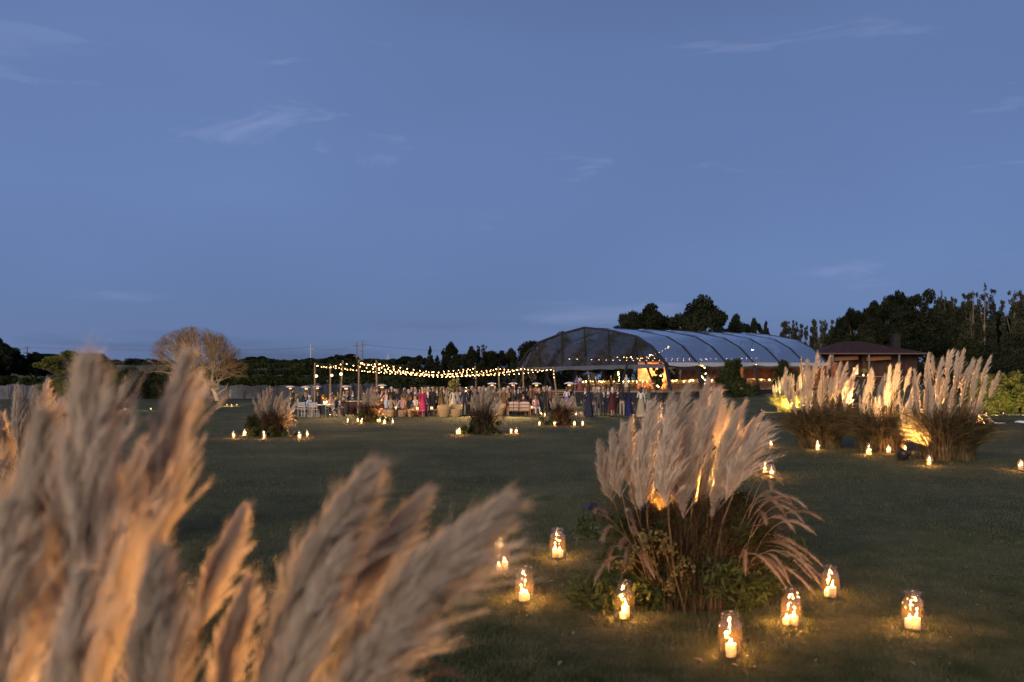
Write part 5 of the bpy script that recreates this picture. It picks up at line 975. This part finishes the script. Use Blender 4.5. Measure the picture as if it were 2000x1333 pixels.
    m2.polygons.foreach_set('material_index', mi.astype(np.int32)); m2.polygons.foreach_set('use_smooth', [True] * len(m2.polygons)); m2.update()
    h = MB(); hz = 1.665 + dz; n = 14
    prof = [(.0, .112), (.05, .104), (.082, .075), (.096, .035), (.097, -.005), (.092, -.03)] + ([(.095, -.09), (.098, -.17), (.085, -.25), (.05, -.30)] if f else [(.082, -.055)])
    for r_, z_ in prof:
        for k in range(n):
            a = 2 * math.pi * k / n; x, y = math.cos(a), math.sin(a); q = 1.0 if z_ > .03 else (1.0 if y > -.25 else .62); h.v.append((r_ * x * .93 * (q if z_ > -.04 else (1 if y > -.1 else .8)), max(-.085, r_ * y * 1.08 * q) if z_ < .03 else r_ * y * 1.08 - .005, hz + z_ + (.045 if (y < -.5 and -.04 < z_ < .03) else 0) if not (y < -.35 and z_ < -.02) else hz + .035 + z_ * .05))
    h.f = [(i * n + k, (i + 1) * n + k, (i + 1) * n + (k + 1) % n, i * n + (k + 1) % n) for i in range(len(prof) - 1) for k in range(n)]; h.m = [0] * len(h.f); hair = h.mesh('hair', HAIR[0], True)
    PROTO[key] = (m2, hair); return PROTO[key]
def fold(seed):
    def w(a, f): return 1 + .07 * f * math.sin(a * 9 + seed) + .05 * f * math.sin(a * 5 + 2 * seed)
    return w
def skirt_mesh(kind):
    if kind in PROTO: return PROTO[kind]
    m = MB(); hem = {'long': .06, 'midi': .42, 'short': .56}[kind]; rr = {'long': .30, 'midi': .25, 'short': .22}[kind]
    m.lathe([(.122, 1.10), (.135, 1.04), (.172, .94), (.185, .86), ((.185 + rr) / 2, (.86 + hem) / 2), (rr, hem)], 28, (0, 0, 0), 1, .82, fold(len(kind))); PROTO[kind] = m.mesh('skirt', CL['white'], True); return PROTO[kind]
def person(loc, facing, pose, sex, top, bottom, where, skirt=None, sc=1.0, hair=None, shirt='white'):
    me, hm = person_mesh(pose, sex); cloth = {'long': 'long %s dress', 'midi': '%s knee-length dress', 'short': 'short %s dress'}.get(skirt)
    if skirt and top == bottom: wear = cloth % top
    elif skirt: wear = '%s top and %s skirt' % (top, bottom) if skirt != 'long' else '%s top and long %s skirt' % (top, bottom)
    else: wear = '%s %s and %s trousers' % (top, 'shirt' if top in ('white', 'pale blue', 'blue', 'pink', 'beige', 'cream') else ('jacket' if sex == 'm' else 'top'), bottom)
    lab = 'guest in %s %s %s' % (wear, 'sitting' if pose.startswith('sit') else 'standing', where)
    o = obj('person', me, None, loc, (0, 0, facing), sc); tag(o, lab, 'person', 'wedding guests'); sk = R.choice(SKIN)
    for i, m in enumerate((sk, CL[top], CL[bottom] if not skirt else sk, SHOE, CL[shirt] if top in ('black', 'navy', 'charcoal', 'grey', 'brown', 'olive') else CL[top])):
        o.material_slots[i].link = 'OBJECT'; o.material_slots[i].material = m
    h = obj('hair', hm, o); h.material_slots[0].link = 'OBJECT'; h.material_slots[0].material = HAIR[hair] if hair is not None else R.choice((HAIR[0], HAIR[0], HAIR[1], HAIR[1], HAIR[2], HAIR[3]))
    if skirt: s = obj('skirt', skirt_mesh(skirt), o); s.material_slots[0].link = 'OBJECT'; s.material_slots[0].material = CL[bottom]
    return o
def PX(x, Y, dz=0): p = XY(x, Y); p.z += dz; return p
def build_people():
    pi = math.pi
    # left: waiters, diners
    person(PX(572, 61), 2.2, 'down', 'm', 'black', 'black', 'left of the dining table', hair=0); person(PX(596, 70), .4, 'phone', 'm', 'black', 'black', 'behind the dining table', hair=1); person(PX(621, 69), -.5, 'glass', 'f', 'black', 'black', 'behind the dining table', 'long', hair=0)
    seats = [(604, 54.0, -2.0, 'm', 'pale blue', 'beige', 'left of the lawn table'), (656, 54.6, 1.7, 'm', 'navy', 'charcoal', 'at the right of the lawn dining table'), (645, 56.0, .6, 'f', 'pink', 'black', 'beside the lawn dining table'), (648, 57.5, .2, 'f', 'beige', 'dark red', 'behind the lawn dining table')]
    for x, Y, fz, sx, a, b, w in seats: person(PX(x, Y), fz, 'sit', sx, a, b, w)
    for x, Y, fz, sx, a, b, po in ((649, 68, .2, 'm', 'black', 'black', 'down'), (660, 69, -.3, 'm', 'charcoal', 'black', 'glass'), (671, 66, .5, 'm', 'white', 'black', 'glass'), (679, 66.5, -.6, 'm', 'charcoal', 'grey', 'talk'), (689, 66, .0, 'm', 'navy', 'navy', 'talk'), (710, 65, 2.6, 'm', 'navy', 'brown', 'down'), (716, 67, .3, 'f', 'brown', 'brown', 'glass')):
        person(PX(x, Y), fz, po, sx, a, b, 'at the high bar table')
    # lounge, seated on low seats in front
    for x, Y, fz, sx, a, b in ((754, 55.5, 2.2, 'f', 'pale blue', 'charcoal'), (763, 54.2, 3.0, 'm', 'beige', 'brown'), (785, 53.8, -2.6, 'm', 'pink', 'navy'), (801, 54.2, 2.5, 'f', 'navy', 'brown'), (811, 55.5, -.6, 'f', 'white', 'beige'), (1022, 57.5, 2.8, 'm', 'black', 'black'), (1015, 58.0, -2.7, 'm', 'rust red', 'navy'), (1046, 56.5, .3, 'f', 'pink', 'white'), (1043, 59.5, -.8, 'm', 'charcoal', 'black')):
        person(PX(x, Y), fz, 'sit', sx, a, b, 'in the lounge')
    person(PX(826, 54.5), 2.9, 'down', 'f', 'magenta', 'magenta', 'in the middle of the lounge', 'long', hair=2, sc=.98)
    person(PX(908, 54.8), 2.9, 'down', 'm', 'navy', 'navy', 'beside the second tub chair', hair=0)
    for x, Y, c in ((886, 55.5, 'cream'), (895, 56, 'white'), (903, 56.2, 'cream')): person(PX(x, Y), U(2.6, 3.6), 'down', 'f', c, c, 'behind the tub chairs', 'long')
    # the standing crowd under the string lights
    rows = [(57.5, 733, 1070, 12.5), (60.5, 728, 1075, 11.5), (64, 735, 1080, 11), (68.5, 740, 1075, 12), (74, 745, 1070, 14)]
    cm = ['black', 'navy', 'charcoal', 'brown', 'white', 'charcoal', 'black', 'navy', 'brown', 'beige']; cf = ['orange', 'gold', 'black', 'brown', 'rust red', 'cream', 'black', 'beige', 'dark red', 'navy', 'navy', 'olive', 'brown']
    for ri, (Y, x0, x1, st) in enumerate(rows):
        x = x0
        while x < x1:
            if not ((818 < x < 834) and ri == 0) and not (ri == 0 and (745 < x < 815 or 850 < x < 905)) and not (ri == 1 and R.random() < .1):
                yy = Y + U(-1.2, 1.2); loc = PX(x + U(-3, 3), yy); wh = 'in the crowd'
                if R.random() < .56:
                    a = R.choice(cm); b = R.choice(['black', 'navy', 'charcoal', 'beige', a]); person(loc, U(0, 6.28), R.choice(['down', 'glass', 'talk']), 'm', a, b, wh, sc=U(.98, 1.06))
                else:
                    a = R.choice(cf); person(loc, U(0, 6.28), R.choice(['down', 'glass', 'talk']), 'f', a, a if R.random() < .7 else R.choice(cf), wh, R.choice(['long', 'long', 'midi', None]), U(.93, 1.0))
            x += st * U(.85, 1.25)
    # by the tent steps and in front of it
    person(PX(1107, 62), 3.0, 'talk', 'f', 'white', 'purple', 'before the tent steps', 'long', hair=1); person(PX(1120, 63), 2.0, 'down', 'f', 'white', 'white', 'before the tent steps', 'midi', hair=0); person(PX(1114, 62.5), 3.3, 'down', 'm', 'black', 'black', 'before the tent steps')
    for x, Y, fz, po, sx, a, b, sk in ((1150, 53.5, 2.7, 'glass', 'f', 'navy', 'navy', 'long'), (1160, 54, .6, 'talk', 'f', 'grey', 'white', None), (1170, 53.6, 3.3, 'down', 'm', 'charcoal', 'charcoal', None), (1178, 57, .2, 'glass', 'm', 'black', 'black', None), (1188, 57, -.3, 'talk', 'm', 'navy', 'navy', None), (1196, 53.8, 3.6, 'glass', 'f', 'dark red', 'dark red', 'midi'), (1206, 58, .4, 'down', 'm', 'black', 'black', None), (1215, 54, 3.0, 'talk', 'f', 'black', 'beige', None), (1228, 54.2, 2.4, 'down', 'f', 'royal blue', 'royal blue', 'long'), (1143, 58, 0, 'glass', 'm', 'black', 'charcoal', None), (1166, 59, -.2, 'talk', 'f', 'white', 'black', 'midi'),
                                         (1252, 52.5, 2.9, 'glass', 'f', 'white', 'beige', 'long'), (1262, 55, .3, 'talk', 'm', 'charcoal', 'charcoal', None), (1268, 54, 3.2, 'glass', 'f', 'olive', 'white', None), (1278, 53, 2.3, 'glass', 'm', 'navy', 'navy', None), (1256, 58, .5, 'down', 'm', 'navy', 'black', None)):
        person(PX(x, Y), fz, po, sx, a, b, 'before the tent', sk, hair=R.choice((0, 0, 1, 3)))
    # on the deck
    for u, v, fz, po, sx, a, b, sk in ((-.3, 13.2, 2.6, 'down', 'm', 'blue', 'navy', None), (-.6, 12.4, 3.3, 'glass', 'f', 'white', 'rust red', 'long'), (.2, 11.8, .5, 'talk', 'm', 'black', 'black', None), (.5, 11.0, .3, 'glass', 'm', 'black', 'charcoal', None), (.4, 6.0, 2.8, 'talk', 'f', 'white', 'cream', 'midi'), (2.0, 10.0, 1.0, 'down', 'm', 'black', 'black', None), (11.8, .2, 2.9, 'down', 'm', 'black', 'black', None)):
        p = T(u, v, DECK); person(p, fz, po, sx, a, b, 'on the tent deck', sk)
build_people()

# ------------------------------------------------------------------ lawn furniture and heaters
STEEL = mat('heater_steel', (.55, .54, .52), .35, .1, 4, metal=.6); HSHADE = mat('heater_shade', (.72, .70, .68), .45, .08, 3)
WHITEW = mat('white_wood', (.36, .34, .31), .7, .15, 6); TEAK = mat('teak', (.27, .16, .085), .7, .25, 6); WICKER = mat('wicker', (.44, .29, .13), .8, .35, 40, .5); CUSH = mat('cushion', (.58, .44, .36), .9, .08, 5)
def heater_parts():
    out = []
    m = MB(); m.lathe([(.23, 0), (.23, .38), (.20, .42), (.05, .44)], 16); out.append(('tank_cover', m.mesh('tank_cover', FLOODM, True)))
    m = MB(); m.tube([(0, 0, .42), (0, 0, 1.72)], .035, 10); out.append(('pole', m.mesh('pole', STEEL, True)))
    m = MB(); m.lathe([(.07, 1.70), (.10, 1.74), (.115, 1.98), (.10, 2.02)], 14); out.append(('burner', m.mesh('burner', mat('burner_mesh', (.16, .10, .07), .5), True)))
    m = MB(); m.lathe([(.43, 2.05), (.43, 2.065), (.36, 2.11), (.20, 2.16), (.05, 2.19), (.0, 2.19)], 22); m.lathe([(.425, 2.052), (.36, 2.09), (.05, 2.14)], 22); out.append(('shade', m.mesh('shade', HSHADE, True)))
    m = MB(); m.lathe([(.108, 1.90), (.118, 1.91), (.118, 1.97), (.108, 1.98)], 14); out.append(('glow_ring', m.mesh('glow_ring', emit('burner_glow', (1, .35, .10), 3.0))))
    return out
HEAT = heater_parts()
def build_lawn():
    for x, Y, w in ((567, 84, 'leftmost, behind the standing waiter'), (598, 80, 'second from left, behind the dining table'), (620, 86, 'third from left, behind the dining table'), (676, 69, 'beside the high bar table'), (746, 73, 'behind the brightly lit arrangement'), (892, 94, 'behind the tall flower arrangement'), (961, 83, 'in the crowd between two poles'), (1002, 83, 'behind the cushioned sofa'), (1048, 80, 'in the crowd before the tent'), (1112, 72, 'beside the tent steps')):
        t = thing('patio_heater', 'mushroom patio heater with pale round shade, ' + w, 'patio heater', XY(x, Y), 0, 'mushroom patio heaters')
        for n, me in HEAT: obj(n, me, t)
    # lawn dining table with white chairs
    def lawn_chair(p, rz, lab, m0=WHITEW):
        t = thing('folding_chair', lab, 'chair', p, rz, 'white wooden chairs on the lawn'); m = MB()
        for k in range(4): m.box((0, -.15 + k * .1, .45), (.44, .08, .025))
        m.build('seat', m0, t)
        m = MB()
        for z in (.62, .72, .82): m.box((0, .23, z), (.40, .02, .07))
        m.build('backrest', m0, t)
        for sx in (-1, 1):
            for sy, zt in ((-.2, .45), (.22, .88)): m = MB(); m.beam((sx * .21, sy - (.03 if sy < 0 else 0), 0), (sx * .21, sy, zt), .035, .035, (0, 1, 0)); m.build('leg', m0, t)
        m = MB(); m.beam((-.21, 0, .22), (.21, 0, .22), .025, .025); m.build('stretcher', m0, t)
    def table(p, rz, L, W, h, lab, top, name='table', cat='table', grp=None):
        t = thing(name, lab, cat, p, rz, grp); n = max(3, int(W / .14))
        for k in range(n): m = MB(); m.box((0, -W / 2 + (k + .5) * W / n, h - .02), (L, W / n - .006, .04)); m.build('board', top, t)
        for sx in (-1, 1):
            for sy in (-1, 1): m = MB(); m.beam((sx * (L / 2 - .08), sy * (W / 2 - .08), 0), (sx * (L / 2 - .08), sy * (W / 2 - .08), h - .04), .06, .06, (0, 1, 0)); m.build('leg', top, t)
        return t
    tp = XY(631, 54.6); table(tp, .1, 1.5, .8, .72, 'pale wooden dining table with flowers and candle on the lawn', WHITEW, 'dining_table')
    lawn_chair(XY(604, 54.0), -2.0, 'white chair under the guest in pale blue shirt'); lawn_chair(XY(592, 53.4), 2.9, 'empty white chair left of the lawn dining table'); lawn_chair(XY(656, 54.6), 1.7, 'white chair right of the lawn dining table'); lawn_chair(XY(645, 56.0), .6, 'white chair behind the lawn dining table'); lawn_chair(XY(614, 52.9), 3.1, 'white chair in front of the lawn dining table')
    sp = XY(586, 62); table(sp, .05, 1.7, .6, .85, 'narrow pale side table with yellow flowers by the waiter', WHITEW, 'side_table'); table(XY(590, 66), .0, 1.5, .7, .5, 'low pale wooden bench table behind the side table', WHITEW, 'side_table')
    def flowers(p, r, lab, n=500, m0=YFLOWER, hv=.22, stand=0.0, mix=True):
        t = thing('flower_arrangement', lab, 'flowers', p); m = MB()
        if stand: m.tube([(0, 0, 0), (0, 0, stand)], .03, 8); m.lathe([(.14, 0), (.14, .03), (.03, .05)], 12)
        m.lathe([(.06, stand), (.08, stand + hv * .6), (.05, stand + hv)], 12); m.build('vase', mat('vase', (.5, .46, .4), .4), t)
        g = np.random.default_rng(n); bl = [(*(g.normal(0, .42, 3) * r + np.array([0, 0, stand + hv + r * .7])), r * .28) for k in range(18)]
        V, F = leaves(bl, n, r * .22, n + 1, 1, 1.3); obj('blooms', npmesh('blooms', V, F, m0), t)
        V, F = leaves(bl, n, r * .18, n + 2, 1, 2.2); obj('greenery', npmesh('greenery', V, F, OLIVELEAF), t)
    flowers(sp + Vector((-.15, 0, .85)), .22, 'yellow flowers in a pale vase on the side table', 260); flowers(tp + Vector((.05, .05, .72)), .20, 'rusty orange flowers in the middle of the lawn dining table', 280, leafmat('rust_flower', (.38, .12, .03), (.6, .32, .08), .3, 9))
    c = thing('candle', 'lit white candle on the lawn dining table', 'candle', tp + Vector((.22, -.15, .72))); m = MB(); m.lathe([(.035, 0), (.035, .12), (0, .12)], 10); m.build('wax', WAX, c); m = MB(); m.ball((0, 0, .15), .03, (1, 1, 1.6), 1); m.build('flame', FLAME, c); light('candle_light', 'POINT', tp + Vector((.22, -.15, .94)), 14, WARM, c, .02)
    # lanterns below the table
    lantern(XY(645, 53.4), .45, 'small lit lantern on the lawn under the dining table', True); lantern(XY(654, 53.2), .55, 'taller lit lantern on the lawn right of the dining table', True)
    # high bar table
    bp = XY(686, 64.5); t = thing('bar_table', 'high dark bar table with pale top beside the nearest pole', 'table', bp, .05)
    m = MB(); m.box((0, 0, .97), (1.75, .7, .05)); m.build('top', mat('bar_top', (.55, .44, .30), .5), t)
    for k in range(9): m = MB(); m.box((-.72 + k * .18, -.25 + .01 * (k % 2), .48), (.172, .03, .92)); m.build('board', mat('dark_timber', (.060, .032, .024), .8, .3, 5), t)
    flowers(XY(664, 63.8) + Vector((0, 0, .8)), .26, 'bright yellow flower bunch at the left end of the bar table', 320)
    m = MB(); m.lathe([(.14, 0), (.16, .4), (.14, .8)], 12, closed=True); tag(m.build('pedestal', TEAK, None, True), 'round wooden pedestal under the bright yellow flowers', 'stand'); bpy.data.objects[TAGGED[-1].name].location = XY(664, 63.8)
    q = XY(675, 63.2); t = thing('barrel', 'dark wooden barrel standing before the bar table', 'barrel', q); m = MB(); m.lathe([(.25, 0), (.30, .2), (.32, .40), (.30, .60), (.25, .80), (.0, .80)], 18); m.build('staves', mat('barrel_wood', (.05, .032, .026), .7, .3, 6), t, True)
    for z in (.12, .3, .5, .68): m = MB(); r0 = float(np.interp(z, [0, .2, .4, .6, .8], [.25, .30, .32, .30, .25])) + .006; m.lathe([(r0, z - .02), (r0, z + .02)], 18); m.build('hoop', FLOODM, t)
    for k, dx in enumerate((.15, .35, .5, .62)):
        b = thing('bottle', 'dark bottle on the high bar table', 'bottle', bp + Vector((dx, .05 * (k % 2), .995)), 0, 'bottles on the bar table'); m = MB(); m.lathe([(.035, 0), (.038, .02), (.038, .19), (.014, .24), (.014, .31), (0, .31)], 10); m.build('glass', mat('bottle_glass', (.03, .05, .02), .15), b, True)
    # tub chairs
    def tub(p, rz, lab):
        t = thing('tub_chair', lab, 'chair', p, rz, 'wicker tub chairs'); m = MB(); n = 22; prof = [(.26, .0), (.31, .1), (.36, .3), (.40, .45)]
        m.lathe(prof, n, sx=1, sy=.95); 
        V = []; F = []
        for k in range(n + 1):
            a = -0.55 + (math.pi + 1.1) * k / n; hh = .45 + .30 * max(0, math.sin((k / n) * math.pi)) ** .6
            for r_, z_ in ((.40, .44), (.44, hh), (.37, hh), (.34, .40)): V.append((r_ * math.cos(a), r_ * .95 * math.sin(a), z_))
        for k in range(n):
            for j in range(3): F.append((k * 4 + j, k * 4 + 4 + j, k * 4 + 5 + j, k * 4 + 1 + j))
        m.add(V, F); m.build('shell', WICKER, t, True); m = MB(); m.lathe([(0, .46), (.30, .46), (.34, .43), (.34, .36), (0, .36)], 18); m.build('cushion', CUSH, t, True)
    tub(XY(868, 53.9), -2.9 + math.pi * 0, 'wicker tub chair seen from behind, left of the close pair'); tub(XY(890, 54.1), 3.3 - math.pi, 'wicker tub chair seen from behind, right of the close pair'); tub(XY(975, 56.5), -.4, 'single wicker tub chair behind the arrangement with one bright plume')
    for k, (x, Y) in enumerate(((785, 53.8), (801, 54.2), (811, 55.5), (763, 54.2), (754, 55.5), (1043, 59.5))):
        t = thing('stool', 'low round woven stool under a seated lounge guest', 'stool', XY(x, Y), 0, 'woven stools in the lounge'); m = MB(); m.lathe([(.20, 0), (.24, .1), (.25, .3), (.22, .42), (0, .43)], 16); m.build('seat', WICKER if k % 2 else TEAK, t, True); m = MB(); m.lathe([(.252, .19), (.256, .21), (.252, .23)], 16); m.build('band', TEAK, t)
    # sofa with cushions
    t = thing('garden_sofa', 'wooden garden sofa with pinkish cushions seen from behind', 'sofa', XY(1013, 56.3), .12); m = MB()
    for sx in (-1, 1):
        for sy, zt in ((-.36, .62), (.36, .55)): m = MB(); m.beam((sx * .68, sy, 0), (sx * .68, sy, zt), .06, .06, (0, 1, 0)); m.build('leg', TEAK, t)
        m = MB(); m.beam((sx * .68, -.4, .58), (sx * .68, .4, .58), .07, .04); m.build('armrest', TEAK, t)
    for z in (.30, .50, .68): m = MB(); m.beam((-.68, -.38, z), (.68, -.38, z), .03, .06); m.build('rail', TEAK, t)
    for sx in (-1, 1):
        for bx in (((sx * .33, .0, .38), (.62, .66, .14)), ((sx * .33, -.28, .64), (.60, .16, .42))):
            bm = bmesh.new(); bmesh.ops.create_cube(bm, size=1, matrix=Matrix.LocRotScale(bx[0], None, bx[1])); bmesh.ops.bevel(bm, geom=bm.edges[:], offset=.05, segments=2, affect='EDGES'); me = bpy.data.meshes.new('cushion'); bm.to_mesh(me); bm.free(); me.materials.append(CUSH); obj('cushion', me, t)
    # benches / low tables with candle lamps
    for x, Y, lab in ((843, 55.2, 'low wooden table with a lit lamp between lounge guests'), (1038, 56.8, 'low dark wooden table with a lit lamp beside the sofa'), (815, 54.0, 'low wooden bench in the lounge'), (773, 55.6, 'low table with glowing candles among the seated guests')):
        p = XY(x, Y); table(p, U(-.2, .2), .9, .5, .40, lab, TEAK, 'low_table')
        l = thing('table_lamp', 'small glowing cube lamp on the ' + lab.split(' with')[0], 'lamp', p + Vector((0, 0, .405))); m = MB(); m.lathe([(.07, .02), (.08, .14), (.06, .17), (0, .17)], 12); m.build('shade', emit('lamp_shade', (1, .58, .24), 1.3), l); m = MB(); m.lathe([(.08, 0), (.08, .02)], 12, closed=True); m.build('foot', TEAK, l)
        light('table_lamp_light', 'POINT', p + Vector((0, -.1, .8)), 22, WARM, l, .06)
    flowers(XY(885, 62), .42, 'tall round arrangement of yellow flowers above the crowd', 900, YFLOWER, .25, 1.45)
    p = G(985, 827); 
    # warm ground spots that light the lounge grass
    for x, Y, tx, tY in ((930, 55.6, 905, 52.6), (1003, 55.3, 985, 52.6), (640, 57, 625, 53.0), (1120, 65, 1128, 61.5)):
        a = XY(x, Y); t = thing('clamp_spot', {930: 'small warm spotlight on a stake behind the tub chairs', 1003: 'small warm spotlight on a stake behind the sofa', 640: 'small warm spotlight on a stake by the lawn dining table', 1120: 'small warm spotlight on a stake by the tent steps'}[x], 'spotlight', a); m = MB(); m.tube([(0, 0, 0), (0, 0, 2.2)], .02, 6); m.build('stake', FLOODM, t); m = MB(); m.lathe([(.03, .12), (.07, .08), (.08, -.05)], 10, (0, -.05, 2.15)); m.build('head', FLOODM, t)
        light('spot_beam', 'SPOT', a + Vector((0, -.1, 2.05)), 1100 if x != 640 else 700, (1, .60, .22), t, .05, XY(tx, tY), 75, .7)
build_lawn()
# right edge: white loungers and fire bowl
def lounger(p, rz, lab, sc=1.0):
    t = thing('lounge_chair', lab, 'lounge chair', p, rz, 'white lounge chairs at the right', sc); white = mat('lounger_white', (.66, .67, .72), .5, .05, 3); m = MB()
    V = []; F = []
    prof = [(-.75, 1.02), (-.55, .84), (-.30, .62), (-.05, .44), (.10, .42), (.45, .46), (.62, .44)]
    for x, z in prof:
        for y, dz_ in ((-.30, 0), (-.15, -.03), (.0, -.045), (.15, -.03), (.30, 0)): V.append((x, y, z + dz_))
    n = 5; F = [(i * n + k, i * n + k + 1, (i + 1) * n + k + 1, (i + 1) * n + k) for i in range(len(prof) - 1) for k in range(n - 1)]
    m.add(V, F); m.build('sling', mat('lounger_sling', (.30, .31, .34), .8), t, True)
    m = MB()
    for y in (-.31, .31): m.tube([(x, y, z) for x, z in prof], .026, 8)
    m.tube([(.62, -.31, .44), (.70, -.2, .44), (.70, .2, .44), (.62, .31, .44)], .026, 8); m.tube([(-.75, -.31, 1.02), (-.75, .31, 1.02)], .026, 8); m.build('frame', white, t, True)
    for y in (-.28, .28): m = MB(); m.tube([(.45, y, .44), (.2, y, .02), (-.35, y, .02), (-.2, y, .52)], .022, 6); m.build('leg', mat('lounger_leg', (.09, .065, .05), .6), t, True)
lounger(XY(1940, 37), .15, 'white-framed reclining lounge chair beside the fire bowl', .62); lounger(XY(2026, 33.5), math.pi, 'white-framed lounge chair cut by the right edge')
def fire_bowl():
    p = XY(1905, 36.5); t = thing('fire_bowl', 'low dark fire bowl burning beside the lounge chair', 'fire bowl', p); m = MB(); m.lathe([(.12, .0), (.15, .04), (.35, .22), (.42, .30), (.40, .30), (.30, .18), (0, .12)], 20); m.build('bowl', FLOODM, t, True)
    m = MB()
    for k in range(6): a = k; m.tube([(.22 * math.cos(a), .22 * math.sin(a), .22), (-.16 * math.cos(a), -.16 * math.sin(a), .30)], .035, 6)
    m.build('logs', BARK, t)
    for k, (x, y, s) in enumerate(((-.24, 0, .6), (-.1, .08, .8), (.05, -.05, 1.0), (.18, .05, 1.15), (.28, -.02, .7))):
        m = MB(); m.lathe([(0, 0), (.06, .05), (.075, .12), (.05, .22), (.02, .32), (0, .38)], 9, (x, y, .24), s, s, lambda a, f: 1 + .2 * math.sin(3 * a + k)); m.v = [(vx + .03 * math.sin(vz * 14 + k), vy, .24 + (vz - .24) * s) for vx, vy, vz in m.v]; m.build('flame', emit('fire', (1.0, .45, .12), 12), t, True)
    light('fire_light', 'POINT', p + Vector((0, -.1, .6)), 60, ORANGE, t, .15)
fire_bowl()

# ------------------------------------------------------------------ labels: number look-alikes from the left
def finish_labels():
    ordn = 'first second third fourth fifth sixth seventh eighth ninth tenth eleventh twelfth thirteenth fourteenth fifteenth sixteenth seventeenth eighteenth nineteenth'.split()
    tens = {20: 'twent', 30: 'thirt', 40: 'fort', 50: 'fift', 60: 'sixt', 70: 'sevent', 80: 'eight', 90: 'ninet'}
    def word(i):
        if i < 20: return ordn[i - 1]
        t, u = i // 10 * 10, i % 10; return tens.get(t, 'hundred') + ('ieth' if u == 0 else 'y-' + ordn[u - 1])
    share = ('chair at a dining table inside',)
    by = {}
    for o in TAGGED: by.setdefault(o['label'], []).append(o)
    for lab, L in by.items():
        if len(L) < 2 or any(s in lab for s in share): continue
        def key(o):
            p = o.matrix_basis.translation if o.type == 'EMPTY' or o.location.length > 0 else (o.matrix_world @ Vector(o.bound_box[0])); return p.x / max(p.y, .1)
        L.sort(key=key)
        for i, o in enumerate(L): o['label'] = '%s, %s from left' % (lab, word(i + 1))
finish_labels()
